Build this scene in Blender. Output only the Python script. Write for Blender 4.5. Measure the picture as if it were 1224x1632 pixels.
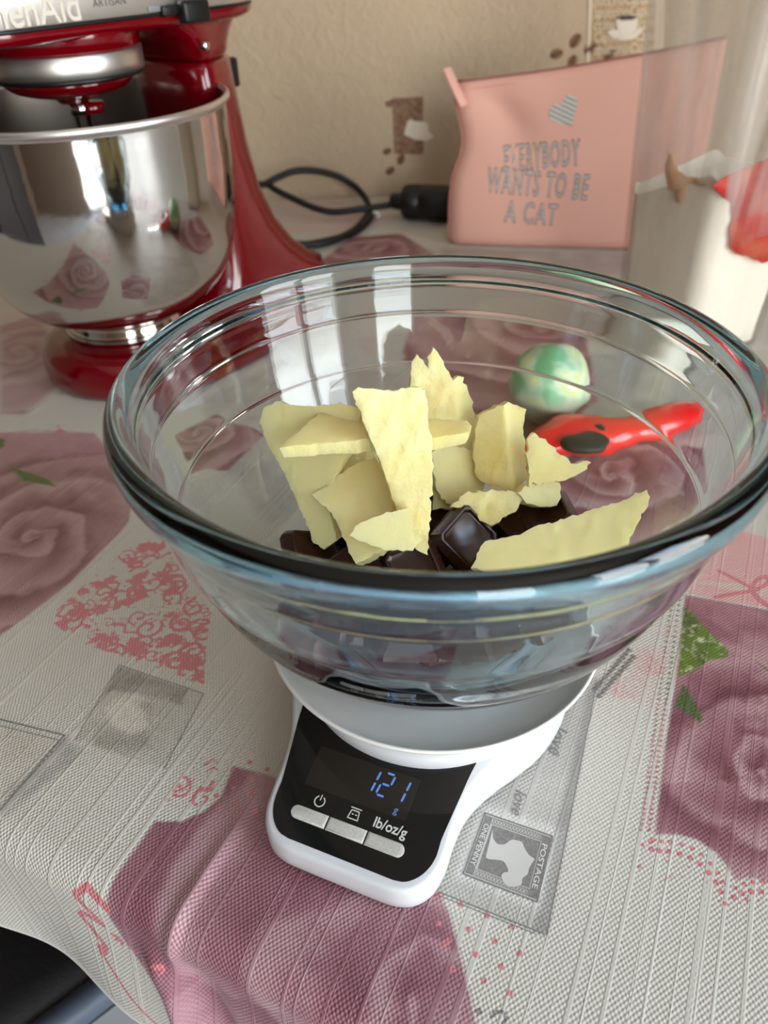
import bpy, bmesh, math, random
import numpy as np
from math import sin, cos, pi, radians, hypot, atan2, sqrt
from mathutils import Vector, Matrix, noise as mnoise
from mathutils.geometry import delaunay_2d_cdt

for o in list(bpy.data.objects):
    bpy.data.objects.remove(o)
scene = bpy.context.scene
COL = scene.collection

# ------------------------------------------------------------------ camera
FPX = 1233.0
PITCH, ROLL = radians(37.5438), radians(-2.0051)
CAM = Vector((-.0212, -.2551, .3109))
_f = Vector((0, cos(PITCH), -sin(PITCH))); _u = Vector((0, sin(PITCH), cos(PITCH))); _r = Vector((1, 0, 0))
CR = cos(ROLL) * _r + sin(ROLL) * _u
CU = -sin(ROLL) * _r + cos(ROLL) * _u
CF = _f
cd = bpy.data.cameras.new('camera')
cam = bpy.data.objects.new('camera', cd); COL.objects.link(cam)
cam.matrix_world = Matrix(((CR.x, CU.x, -CF.x, CAM.x), (CR.y, CU.y, -CF.y, CAM.y), (CR.z, CU.z, -CF.z, CAM.z), (0, 0, 0, 1)))
cd.sensor_fit = 'VERTICAL'; cd.sensor_height = 36; cd.sensor_width = 27
cd.lens = 36 * FPX / 1632
cd.clip_start = .01
cd.dof.use_dof = True; cd.dof.focus_distance = .325; cd.dof.aperture_fstop = 10.0
scene.camera = cam

# ------------------------------------------------------------------ world, daylight, exposure
scene.view_settings.view_transform = 'Standard'
scene.view_settings.look = 'None'
scene.view_settings.gamma = 1
scene.view_settings.use_curve_mapping = False
scene.view_settings.exposure = 0.17
w = bpy.data.worlds.new('sky'); scene.world = w; w.use_nodes = True
bg = w.node_tree.nodes['Background']
wt = w.node_tree
_tc = wt.nodes.new('ShaderNodeTexCoord'); _sp = wt.nodes.new('ShaderNodeSeparateXYZ'); _cr = wt.nodes.new('ShaderNodeValToRGB'); _mr = wt.nodes.new('ShaderNodeMapRange')
_mr.inputs[1].default_value = -1; _mr.inputs[2].default_value = 1
_e = _cr.color_ramp.elements
_e[0].position = .46; _e[0].color = (.50, .48, .44, 1); _e[1].position = 1; _e[1].color = (.34, .58, 1.0, 1)
for _p, _c in ((.50, (1.0, .97, .91, 1)), (.62, (.92, .97, 1.0, 1)), (.78, (.58, .79, 1.05, 1))):
    _n = _e.new(_p); _n.color = _c
wt.links.new(_tc.outputs['Generated'], _sp.inputs[0]); wt.links.new(_sp.outputs[2], _mr.inputs[0]); wt.links.new(_mr.outputs[0], _cr.inputs[0]); wt.links.new(_cr.outputs[0], bg.inputs[0])
bg.inputs[1].default_value = 11.5
# room box and the window opening in the right wall
RX0, RX1, RY0, RY1, RZ0, RZ1 = -1.5, 1.45, -2.1, .88, -.75, 1.75
WIN = (-1.75, -.35, -.70, 1.35)      # y0, y1, z0, z1 in the right wall
WIN2 = (.22, .95, -.70, 1.30)     # x0, x1, z0, z1 in the front wall, behind the viewer
def portal(loc, rot, sx, sy):
    ld = bpy.data.lights.new('window_daylight', 'AREA'); ld.shape = 'RECTANGLE'; ld.size = sx; ld.size_y = sy
    ld.cycles.is_portal = True
    lo = bpy.data.objects.new('window_daylight', ld); COL.objects.link(lo); lo.location = loc; lo.rotation_euler = rot
portal((RX1 + .02, (WIN[0] + WIN[1]) / 2, (WIN[2] + WIN[3]) / 2), (0, pi / 2, 0), WIN[3] - WIN[2], WIN[1] - WIN[0])
portal(((WIN2[0] + WIN2[1]) / 2, RY0 - .02, (WIN2[2] + WIN2[3]) / 2), (pi / 2, 0, 0), WIN2[1] - WIN2[0], WIN2[3] - WIN2[2])
scene.cycles.max_bounces = 32
scene.cycles.transmission_bounces = 32
scene.cycles.diffuse_bounces = 3
scene.cycles.glossy_bounces = 6
scene.cycles.transparent_max_bounces = 12
scene.cycles.sample_clamp_indirect = 40
scene.cycles.blur_glossy = .6
scene.cycles.use_denoising = True
scene.cycles.use_adaptive_sampling = True
scene.cycles.adaptive_threshold = .035

# ------------------------------------------------------------------ helpers
def ray(px, py):
    return CF + CR * ((px - 612) / FPX) - CU * ((py - 816) / FPX)
def unz(p, z):
    d = ray(*p); return CAM + d * ((z - CAM.z) / d.z)
def uny(p, y):
    d = ray(*p); return CAM + d * ((y - CAM.y) / d.y)
def unp(p, P0, n):
    d = ray(*p); return CAM + d * ((P0 - CAM).dot(n) / d.dot(n))
def lin(c):
    return tuple((x / 255 / 12.92) if x / 255 <= .04045 else ((x / 255 + .055) / 1.055) ** 2.4 for x in c)
def L4(c): return (*lin(c), 1)

def mat(name, col, rough=.5, metal=0, spec=.5, trans=0, ior=1.45, coat=0, emit=None, es=1, sss=0, sssr=(.01, .008, .004), noise=None, bump=None):
    m = bpy.data.materials.new(name); m.use_nodes = True
    nt = m.node_tree; b = nt.nodes['Principled BSDF']
    b.inputs['Base Color'].default_value = L4(col)
    b.inputs['Roughness'].default_value = rough
    b.inputs['Metallic'].default_value = metal
    b.inputs['Specular IOR Level'].default_value = spec
    b.inputs['Transmission Weight'].default_value = trans
    b.inputs['IOR'].default_value = ior
    b.inputs['Coat Weight'].default_value = coat
    b.inputs['Coat Roughness'].default_value = .06
    if sss:
        b.inputs['Subsurface Weight'].default_value = sss
        b.inputs['Subsurface Radius'].default_value = sssr
        b.inputs['Subsurface Scale'].default_value = 1
    if emit:
        b.inputs['Emission Color'].default_value = L4(emit); b.inputs['Emission Strength'].default_value = es
    tc = None
    if noise or bump:
        tc = nt.nodes.new('ShaderNodeTexCoord')
    if noise:     # (scale, second colour, low, high)
        n = nt.nodes.new('ShaderNodeTexNoise'); n.inputs['Scale'].default_value = noise[0]; n.inputs['Detail'].default_value = 5
        r = nt.nodes.new('ShaderNodeMapRange'); r.inputs[1].default_value = noise[2]; r.inputs[2].default_value = noise[3]
        x = nt.nodes.new('ShaderNodeMix'); x.data_type = 'RGBA'
        x.inputs[6].default_value = L4(col); x.inputs[7].default_value = L4(noise[1])
        nt.links.new(tc.outputs['Object'], n.inputs['Vector']); nt.links.new(n.outputs[0], r.inputs[0])
        nt.links.new(r.outputs[0], x.inputs[0]); nt.links.new(x.outputs[2], b.inputs['Base Color'])
    if bump:      # list of (scale, distance)
        prev = None
        for sc, di in bump:
            n = nt.nodes.new('ShaderNodeTexNoise'); n.inputs['Scale'].default_value = sc; n.inputs['Detail'].default_value = 4
            bp = nt.nodes.new('ShaderNodeBump'); bp.inputs['Distance'].default_value = di; bp.inputs['Strength'].default_value = 1
            nt.links.new(tc.outputs['Object'], n.inputs['Vector']); nt.links.new(n.outputs[0], bp.inputs['Height'])
            if prev: nt.links.new(prev.outputs[0], bp.inputs['Normal'])
            prev = bp
        nt.links.new(prev.outputs[0], b.inputs['Normal'])
    return m

def obj(name, verts, faces, m=None, parent=None, smooth=True, auto=None):
    me = bpy.data.meshes.new(name)
    me.from_pydata([tuple(v) for v in verts], [], [tuple(f) for f in faces])
    me.validate()
    if m: me.materials.append(m)
    if smooth:
        me.polygons.foreach_set('use_smooth', [True] * len(me.polygons))
        if auto: me.set_sharp_from_angle(angle=radians(auto))
    o = bpy.data.objects.new(name, me); COL.objects.link(o)
    if parent: o.parent = parent
    return o
def tag(o, label, cat, group=None):
    o['label'] = label; o['category'] = cat
    if group: o['group'] = group
    return o
def thing(name, label, cat, loc=(0, 0, 0), rz=0, group=None):
    o = bpy.data.objects.new(name, None); COL.objects.link(o); o.empty_display_size = .02
    o.location = loc; o.rotation_euler = (0, 0, rz)
    return tag(o, label, cat, group)
def struct(o):
    o['kind'] = 'structure'; return o

def catmull(pts, n=6, closed=False):
    P = [Vector(p) for p in pts]; out = []; N = len(P)
    rng = range(N) if closed else range(N - 1)
    for i in rng:
        if closed: a, b, c, d = P[i - 1], P[i], P[(i + 1) % N], P[(i + 2) % N]
        else: a, b, c, d = P[max(i - 1, 0)], P[i], P[i + 1], P[min(i + 2, N - 1)]
        for k in range(n):
            t = k / n
            out.append(.5 * ((2 * b) + (c - a) * t + (2 * a - 5 * b + 4 * c - d) * t * t + (3 * b - a - 3 * c + d) * t ** 3))
    if not closed: out.append(P[-1])
    return out
def lathe(prof, n=96, c=(0, 0)):
    V = []; F = []; rings = []
    for r, z in prof:
        if r < 1e-6:
            rings.append([len(V)]); V.append((c[0], c[1], z))
        else:
            rings.append(list(range(len(V), len(V) + n)))
            V += [(c[0] + r * cos(2 * pi * k / n), c[1] + r * sin(2 * pi * k / n), z) for k in range(n)]
    for A, B in zip(rings, rings[1:]):
        for k in range(n):
            k2 = (k + 1) % n
            if len(A) == 1 and len(B) == 1: continue
            if len(A) == 1: F.append((A[0], B[k2], B[k]))
            elif len(B) == 1: F.append((A[k], A[k2], B[0]))
            else: F.append((A[k], A[k2], B[k2], B[k]))
    return V, F
def loft(secs, cap=True):
    V = []; F = []; n = len(secs[0])
    for s in secs: V += [tuple(p) for p in s]
    for i in range(len(secs) - 1):
        for k in range(n):
            k2 = (k + 1) % n
            F.append((i * n + k, i * n + k2, (i + 1) * n + k2, (i + 1) * n + k))
    if cap:
        F.append(tuple(range(n - 1, -1, -1))); F.append(tuple((len(secs) - 1) * n + k for k in range(n)))
    return V, F
def tube(path, r, n=10, cap=True):
    P = [Vector(p) for p in path]; R = r if hasattr(r, '__len__') else [r] * len(P)
    secs = []; up = Vector((0, 0, 1)); prevx = None
    for i, p in enumerate(P):
        t = (P[min(i + 1, len(P) - 1)] - P[max(i - 1, 0)]).normalized()
        x = prevx - t * prevx.dot(t) if prevx else t.cross(up if abs(t.z) < .95 else Vector((1, 0, 0)))
        x.normalize(); prevx = x; y = t.cross(x)
        secs.append([p + (x * cos(2 * pi * k / n) + y * sin(2 * pi * k / n)) * R[i] for k in range(n)])
    return loft(secs, cap)
def sellipse(cx, cy, a, b, z, n=40, e=3.0):
    out = []
    for k in range(n):
        t = 2 * pi * k / n; c, s = cos(t), sin(t)
        out.append((cx + a * math.copysign(abs(c) ** (2 / e), c), cy + b * math.copysign(abs(s) ** (2 / e), s), z))
    return out
def rbox(x0, x1, y0, y1, z0, z1, b=.002, seg=2):
    bm = bmesh.new(); bmesh.ops.create_cube(bm, size=1)
    for v in bm.verts:
        v.co = Vector(((x0 + x1) / 2 + v.co.x * (x1 - x0), (y0 + y1) / 2 + v.co.y * (y1 - y0), (z0 + z1) / 2 + v.co.z * (z1 - z0)))
    if b: bmesh.ops.bevel(bm, geom=list(bm.edges), offset=b, segments=seg, affect='EDGES', profile=.5)
    V = [v.co.copy() for v in bm.verts]; bm.verts.index_update(); F = [[v.index for v in f.verts] for f in bm.faces]; bm.free()
    return V, F
def join(*vf):
    V = []; F = []
    for v, f in vf:
        o = len(V); V += list(v); F += [tuple(i + o for i in q) for q in f]
    return V, F
def xf(vf, M):
    return [M @ Vector(v) for v in vf[0]], vf[1]
def textmesh(s, size=1, align='CENTER', offset=0.0, extrude=0.0, sx=1.0, shear=0.0, space=1.0, res=4):
    c = bpy.data.curves.new('t', 'FONT'); c.body = s; c.size = size; c.align_x = align; c.align_y = 'CENTER'
    c.offset = offset; c.extrude = extrude; c.shear = shear; c.space_character = space; c.resolution_u = res
    o = bpy.data.objects.new('t', c); COL.objects.link(o)
    dg = bpy.context.evaluated_depsgraph_get()
    me = bpy.data.meshes.new_from_object(o.evaluated_get(dg))
    V = [Vector((v.co.x * sx, v.co.y, v.co.z)) for v in me.vertices]; F = [tuple(p.vertices) for p in me.polygons]
    bpy.data.objects.remove(o); bpy.data.curves.remove(c); bpy.data.meshes.remove(me)
    return V, F

# ------------------------------------------------------------------ materials
def wallpaper_material():
    m = mat('wallpaper', (222, 203, 176), .75, spec=.25)
    nt = m.node_tree; b = nt.nodes['Principled BSDF']; tc = nt.nodes.new('ShaderNodeTexCoord')
    n1 = nt.nodes.new('ShaderNodeTexNoise'); n1.inputs['Scale'].default_value = 70; n1.inputs['Detail'].default_value = 6
    n2 = nt.nodes.new('ShaderNodeTexNoise'); n2.inputs['Scale'].default_value = 300; n2.inputs['Detail'].default_value = 3
    n1.inputs['Distortion'].default_value = .8
    a = nt.nodes.new('ShaderNodeMath'); a.operation = 'MULTIPLY_ADD'; a.inputs[1].default_value = .25
    bp = nt.nodes.new('ShaderNodeBump'); bp.inputs['Distance'].default_value = .0028; bp.inputs['Strength'].default_value = 1
    for n in (n1, n2): nt.links.new(tc.outputs['Object'], n.inputs['Vector'])
    nt.links.new(n2.outputs[0], a.inputs[0]); nt.links.new(n1.outputs[0], a.inputs[2])
    nt.links.new(a.outputs[0], bp.inputs['Height']); nt.links.new(bp.outputs[0], b.inputs['Normal'])
    n3 = nt.nodes.new('ShaderNodeTexNoise'); n3.inputs['Scale'].default_value = 6; n3.inputs['Detail'].default_value = 5
    x = nt.nodes.new('ShaderNodeMix'); x.data_type = 'RGBA'; x.inputs[6].default_value = L4((188, 167, 138)); x.inputs[7].default_value = L4((200, 181, 155))
    nt.links.new(tc.outputs['Object'], n3.inputs['Vector']); nt.links.new(n3.outputs[0], x.inputs[0]); nt.links.new(x.outputs[2], b.inputs['Base Color'])
    return m
M_wall = wallpaper_material()
M_plain = mat('painted_wall', (118, 101, 86), .8, spec=.2)
M_ceil = mat('ceiling_paint', (232, 229, 223), .9, spec=.1)
M_floor = mat('floor_vinyl', (196, 194, 192), .45, noise=(5, (180, 178, 176), .35, .65))
M_white = mat('white_plastic', (206, 207, 209), .32, spec=.5)
M_plate = mat('plate_plastic', (222, 217, 210), .4, spec=.4)
M_blackgloss = mat('black_glossy_panel', (9, 8, 9), .08, spec=.5)
M_lcd = mat('lcd_window', (31, 24, 18), .12, spec=.5)
M_digit = mat('lcd_digits', (70, 105, 170), .4, emit=(100, 142, 212), es=.36)
M_button = mat('button_grey', (196, 193, 183), .35, noise=(900, (184, 181, 172), .4, .6))
M_print = mat('panel_print', (205, 203, 196), .4)
M_red = mat('red_lacquer', (94, 0, 9), .16, spec=.4, coat=.7, noise=(3000, (116, 2, 16), .4, .7))
M_steel = mat('polished_steel', (205, 200, 194), .075, metal=1, bump=[(14, .0006)])
M_steel_in = mat('brushed_steel', (150, 142, 134), .28, metal=1)
M_alu = mat('brushed_aluminium', (226, 224, 220), .36, metal=1)
M_chrome = mat('chrome', (215, 215, 215), .08, metal=1)
M_black = mat('black_plastic', (14, 14, 15), .4)
M_rubber = mat('black_rubber_cable', (15, 15, 16), .5)
M_whitetie = mat('white_cable_tie', (215, 213, 208), .5)
M_pink = mat('pink_faux_leather', (220, 168, 151), .5, spec=.35, bump=[(900, .00012)])
M_pinkdark = mat('pink_seam', (205, 140, 130), .6)
M_txtdark = mat('print_dark_grey', (98, 90, 88), .5)
M_txtgrey = mat('print_silver_grey', (196, 196, 190), .45)
M_zip = mat('zip_tape', (148, 92, 88), .7)
M_butter = mat('butter', (255, 232, 166), .36, spec=.4, sss=.5, sssr=(.012, .008, .003), noise=(60, (254, 226, 150), .35, .65), bump=[(180, .0006), (600, .0002)])
M_butter2 = mat('butter_smooth', (255, 233, 168), .3, spec=.4, sss=.5, sssr=(.012, .008, .003), bump=[(120, .0006)])
M_choc = mat('dark_chocolate', (54, 31, 24), .24, spec=.5, noise=(90, (66, 41, 32), .5, .75), bump=[(220, .00015)])
M_redplastic = mat('red_plastic', (222, 30, 28), .22, spec=.5, coat=.3)
M_darkgrip = mat('dark_grip', (28, 21, 19), .6)
M_paper = mat('cream_flour_paper', (248, 243, 226), .8, spec=.2, bump=[(40, .0015)])
M_redpaper = mat('red_printed_paper', (214, 66, 56), .6, noise=(45, (232, 120, 92), .42, .62))
M_peach = mat('peach_printed_paper', (255, 224, 186), .7)
M_stool = mat('black_leatherette', (16, 15, 16), .45, bump=[(500, .0003)])
M_piping = mat('blue_grey_piping', (62, 72, 86), .4)
M_brownprint = mat('brown_wall_print', (128, 98, 78), .8, spec=.2, noise=(180, (154, 124, 100), .4, .62))
M_bean = mat('coffee_bean_print', (140, 108, 84), .8, spec=.2)
M_beandark = mat('coffee_bean_crease', (66, 46, 34), .8, spec=.2)
M_cream = mat('cream_wall_relief', (226, 210, 184), .7, spec=.25)
M_cream2 = mat('pale_cup_relief', (228, 216, 198), .6, spec=.3)
M_card = mat('tan_wall_card', (190, 160, 124), .75, spec=.25, noise=(60, (176, 148, 112), .4, .6))
M_coffee = mat('coffee_print', (64, 44, 34), .6)
M_curtain = mat('dusty_pink_curtain', (176, 128, 116), .85, spec=.1)
M_frame = mat('white_window_frame', (232, 230, 226), .4)
M_wood = mat('table_wood', (120, 84, 56), .5)
M_legs = mat('grey_metal_legs', (120, 122, 126), .3, metal=1)
M_doorwood = mat('dark_wardrobe_wood', (30, 24, 22), .45)

def glass_material():
    m = bpy.data.materials.new('clear_glass'); m.use_nodes = True; nt = m.node_tree
    nt.nodes.remove(nt.nodes['Principled BSDF']); out = nt.nodes['Material Output']
    g = nt.nodes.new('ShaderNodeBsdfGlass'); g.inputs['IOR'].default_value = 1.47; g.inputs['Roughness'].default_value = 0
    g.inputs['Color'].default_value = (1, 1, 1, 1)
    va = nt.nodes.new('ShaderNodeVolumeAbsorption'); va.inputs['Color'].default_value = (.22, .70, .86, 1); va.inputs['Density'].default_value = 30
    nt.links.new(g.outputs[0], out.inputs['Surface']); nt.links.new(va.outputs[0], out.inputs['Volume'])
    return m
M_glass = glass_material()
def plastic_clear():
    m = bpy.data.materials.new('cloudy_clear_plastic'); m.use_nodes = True; nt = m.node_tree
    b = nt.nodes['Principled BSDF']; out = nt.nodes['Material Output']
    b.inputs['Base Color'].default_value = L4((214, 208, 200)); b.inputs['Roughness'].default_value = .16
    t = nt.nodes.new('ShaderNodeBsdfTransparent'); t.inputs[0].default_value = (.93, .92, .91, 1)
    mx = nt.nodes.new('ShaderNodeMixShader'); tc = nt.nodes.new('ShaderNodeTexCoord')
    mp = nt.nodes.new('ShaderNodeMapping'); mp.inputs['Scale'].default_value = (60, 60, 7)
    n = nt.nodes.new('ShaderNodeTexNoise'); n.inputs['Scale'].default_value = 1; n.inputs['Detail'].default_value = 6
    r = nt.nodes.new('ShaderNodeMapRange'); r.inputs[1].default_value = .35; r.inputs[2].default_value = .75; r.inputs[3].default_value = .05; r.inputs[4].default_value = .32
    nt.links.new(tc.outputs['Object'], mp.inputs[0]); nt.links.new(mp.outputs[0], n.inputs['Vector']); nt.links.new(n.outputs[0], r.inputs[0])
    sz_ = nt.nodes.new('ShaderNodeSeparateXYZ'); nt.links.new(tc.outputs['Object'], sz_.inputs[0])
    zr = nt.nodes.new('ShaderNodeMapRange'); zr.inputs[1].default_value = .09; zr.inputs[2].default_value = .15; zr.inputs[3].default_value = .2; nt.links.new(sz_.outputs[2], zr.inputs[0])
    mu = nt.nodes.new('ShaderNodeMath'); mu.operation = 'MULTIPLY'; nt.links.new(r.outputs[0], mu.inputs[0]); nt.links.new(zr.outputs[0], mu.inputs[1])
    nt.links.new(mu.outputs[0], mx.inputs[0]); nt.links.new(t.outputs[0], mx.inputs[1]); nt.links.new(b.outputs[0], mx.inputs[2]); nt.links.new(mx.outputs[0], out.inputs['Surface'])
    return m
M_clear = plastic_clear()

def thin_paper(m):      # light shines through torn paper
    nt = m.node_tree; b = nt.nodes['Principled BSDF']; t = nt.nodes.new('ShaderNodeBsdfTranslucent'); t.inputs[0].default_value = b.inputs['Base Color'].default_value
    mx = nt.nodes.new('ShaderNodeMixShader'); mx.inputs[0].default_value = .45
    nt.links.new(b.outputs[0], mx.inputs[1]); nt.links.new(t.outputs[0], mx.inputs[2]); nt.links.new(mx.outputs[0], nt.nodes['Material Output'].inputs['Surface'])
thin_paper(M_redpaper); thin_paper(M_peach)

# ------------------------------------------------------------------ room
def wallpanel(name, m, V, F):
    return struct(obj(name, V, F, m, smooth=False))
T = .1
wall_back = wallpanel('wall_back', M_wall, *rbox(RX0 - T, RX1 + T, RY1, RY1 + T, RZ0, RZ1, 0))
wallpanel('wall_left', M_plain, *rbox(RX0 - T, RX0, RY0, RY1, RZ0, RZ1, 0))
wallpanel('wall_right', M_plain, *join(
    rbox(RX1, RX1 + T, RY0, WIN[0], RZ0, RZ1, 0), rbox(RX1, RX1 + T, WIN[1], RY1, RZ0, RZ1, 0),
    rbox(RX1, RX1 + T, WIN[0], WIN[1], RZ0, WIN[2], 0), rbox(RX1, RX1 + T, WIN[0], WIN[1], WIN[3], RZ1, 0)))
wallpanel('wall_front', M_plain, *join(
    rbox(RX0 - T, WIN2[0], RY0 - T, RY0, RZ0, RZ1, 0), rbox(WIN2[1], RX1 + T, RY0 - T, RY0, RZ0, RZ1, 0),
    rbox(WIN2[0], WIN2[1], RY0 - T, RY0, RZ0, WIN2[2], 0), rbox(WIN2[0], WIN2[1], RY0 - T, RY0, WIN2[3], RZ1, 0)))
wallpanel('floor', M_floor, *rbox(RX0 - T, RX1 + T, RY0 - T, RY1 + T, RZ0 - .05, RZ0, 0))
wallpanel('ceiling', M_ceil, *rbox(RX0 - T, RX1 + T, RY0 - T, RY1 + T, RZ1, RZ1 + .05, 0))
# window frames with an opening sash (panes stand open, outside the picture)
y0, y1, z0, z1 = WIN; ym = y0 + (y1 - y0) * .56; fw = .045
struct(obj('window_1', *join(rbox(RX1, RX1 + .06, y0, y0 + fw, z0, z1, .004), rbox(RX1, RX1 + .06, y1 - fw, y1, z0, z1, .004), rbox(RX1, RX1 + .06, ym - fw, ym + fw, z0, z1, .004),
    rbox(RX1, RX1 + .06, y0, y1, z0, z0 + fw, .004), rbox(RX1, RX1 + .06, y0, y1, z1 - fw, z1, .004), rbox(RX1 - .12, RX1 + .02, y0 - .05, y1 + .05, z0 - .03, z0, .004)), M_frame))
x0, x1, z0, z1 = WIN2
struct(obj('window_2', *join(rbox(x0, x0 + fw, RY0 - .06, RY0, z0, z1, .004), rbox(x1 - fw, x1, RY0 - .06, RY0, z0, z1, .004),
    rbox(x0, x1, RY0 - .06, RY0, z0, z0 + fw, .004), rbox(x0, x1, RY0 - .06, RY0, z1 - fw, z1, .004)), M_frame))

# --- wallpaper print and relief
def wp(px, py, e=.0006): return uny((px, py), RY1 - e)
def wall_poly(name, pts, m, parent, d=.0008):
    P = [uny(p, RY1 - .0002) for p in pts]
    n = len(P); V = [Vector((p.x, RY1 - .0001, p.z)) for p in P] + [Vector((p.x, RY1 - d, p.z)) for p in P]
    c = sum((v for v in V[n:]), Vector()) / n
    V.append(c); F = [(k, (k + 1) % n, n + (k + 1) % n, n + k) for k in range(n)] + [(n + k, n + (k + 1) % n, 2 * n) for k in range(n)]
    return obj(name, V, F, m, parent, smooth=False)
def bean(px, py, r, ang):
    c = uny((px, py), RY1); V = []; k = 16; r *= 1.75
    a = r; b = r * .72
    for ring, (s, d) in enumerate(((1, .0002), (.8, .0012), (.4, .0018))):
        for i in range(k):
            t = 2 * pi * i / k; x = a * s * cos(t); z = b * s * sin(t)
            V.append((c.x + x * cos(ang) - z * sin(ang), RY1 - d, c.z + x * sin(ang) + z * cos(ang)))
    V.append((c.x, RY1 - .002, c.z))
    F = [(q * k + i, q * k + (i + 1) % k, (q + 1) * k + (i + 1) % k, (q + 1) * k + i) for q in range(2) for i in range(k)] + [(2 * k + i, 2 * k + (i + 1) % k, 3 * k) for i in range(k)]
    o = obj('coffee_bean_relief', V, F, M_bean, wall_back)
    cr = [(c.x + t * a * .85 * cos(ang) - .12 * b * sin(t * 3) * sin(ang), RY1 - .0021, c.z + t * a * .85 * sin(ang) + .12 * b * sin(t * 3) * cos(ang)) for t in np.linspace(-1, 1, 9)]
    obj('bean_crease', *tube(cr, r * .10, 6), M_beandark, o)
for a in ((917, 65, .0052, .9), (887, 86, .0048, .2), (941, 77, .005, .4), (912, 99, .005, 1.2), (971, 88, .0052, .7), (617, 241, .0036, .3), (639, 254, .0042, 1.1), (622, 272, .0040, .5), (286, 2, .004, .6), (310, 1, .004, .2)):
    bean(*a)
wall_poly('brown_print_square', [(625, 157), (674, 154), (675, 246), (628, 245)], M_brownprint, wall_back)
wall_poly('script_print', [(613, 163), (626, 158), (626, 170), (616, 171)], M_brownprint, wall_back)
wall_poly('cup_print', [(646, 205), (650, 192), (657, 190), (660, 193), (676, 194), (683, 199), (682, 208), (692, 218), (680, 224), (660, 222), (644, 214)], M_cream2, wall_back, .0014)
# tan card with embossed words
wall_poly('tan_card', [(941, -60), (1064, -66), (1060, 92), (934, 106)], M_card, wall_back, .0006)
for pts in ([(941, -60), (946, -60), (939, 105), (934, 106)], [(1046, -64), (1062, -66), (1057, 92), (1041, 94)]):
    wall_poly('card_border', pts, M_cream, wall_back, .0016)
for i, s in enumerate(('apuccinoCapuc', 'puccinoCapucc', 'apuccinoCapuc', 'ccinoCapuccin', 'CapuccinoCapu', 'apuccinoCapuc')):
    py = -22 + i * 19.5; a = uny((945, py + 4), RY1); b = uny((1043, py), RY1)
    V, F = textmesh(s, size=1, offset=.01, extrude=.05, res=2)
    wd = max(v.x for v in V) - min(v.x for v in V); sc = (b - a).length * .98 / wd; mx = (max(v.x for v in V) + min(v.x for v in V)) / 2
    ang = atan2(b.z - a.z, b.x - a.x); c = (a + b) / 2
    V = [Vector((c.x + ((v.x - mx) * cos(ang) - v.y * 1.35 * sin(ang)) * sc, RY1 - .0014 - v.z * .02, c.z + ((v.x - mx) * sin(ang) + v.y * 1.35 * cos(ang)) * sc)) for v in V]
    obj('embossed_word', V, F, M_cream, wall_back, smooth=False)
wall_poly('cup_relief', [(980, 30), (1016, 27), (1014, 45), (1004, 58), (990, 58), (983, 46)], M_cream2, wall_back, .0042)
wall_poly('saucer_relief', [(966, 50), (982, 46), (990, 58), (1004, 58), (1016, 45), (1026, 46), (1012, 60), (995, 64), (975, 60)], M_cream2, wall_back, .0036)
wall_poly('coffee_print', [(981, 29), (990, 25), (1006, 24), (1015, 27), (1006, 31), (990, 32)], M_coffee, wall_back, .0046)

# curtain beside the window (seen in reflections)
def curtain(name, label, P, Q, zt, zb):
    V = []; F = []; n = 60
    for j in range(3):
        for i in range(n + 1):
            t = i / n; x = P[0] + (Q[0] - P[0]) * t; y = P[1] + (Q[1] - P[1]) * t
            d = .03 * sin(t * 34); nx, ny = -(Q[1] - P[1]), Q[0] - P[0]; l = hypot(nx, ny)
            V.append((x + nx / l * d, y + ny / l * d, zt + (zb - zt) * j / 2))
    for j in range(2):
        for i in range(n): F.append((j * (n + 1) + i, j * (n + 1) + i + 1, (j + 1) * (n + 1) + i + 1, (j + 1) * (n + 1) + i))
    o = obj(name, V, F, M_curtain); tag(o, label, 'curtain', 'curtains at the windows')
    s = o.modifiers.new('s', 'SOLIDIFY'); s.thickness = .003
curtain('curtain', 'dusty pink curtain beside the wide two-part window, mirrored in the steel bowl', (RX1 - .08, WIN[1] - .02), (RX1 - .08, WIN[1] + .35), 1.68, -.7)
curtain('curtain', 'dusty pink curtain beside the narrower single window behind the viewer', (WIN2[1] + .0, RY0 + .08), (WIN2[1] + .32, RY0 + .08), 1.68, -.7)

cab = thing('cabinet', 'tall dark cabinet added by the left wall, out of view, for a dark reflection in the steel bowl', 'cabinet', (RX0 + .22, -.55, RZ0))  # unseen cabinet, added to put a dark block in the steel bowl's reflection
obj('carcass', *rbox(-.21, .20, -.5, .5, 0, 1.9, .004), M_doorwood, cab, smooth=False)
for k_ in (-1, 1):
    dr = obj('cabinet_door', *rbox(.201, .222, .01 if k_ > 0 else -.49, .49 if k_ > 0 else -.01, .06, 1.86, .003), M_doorwood, cab, smooth=False)
    obj('door_handle', *tube([(.235, k_ * .04, .9), (.235, k_ * .04, 1.06)], .006, 10), M_chrome, dr)
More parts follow.
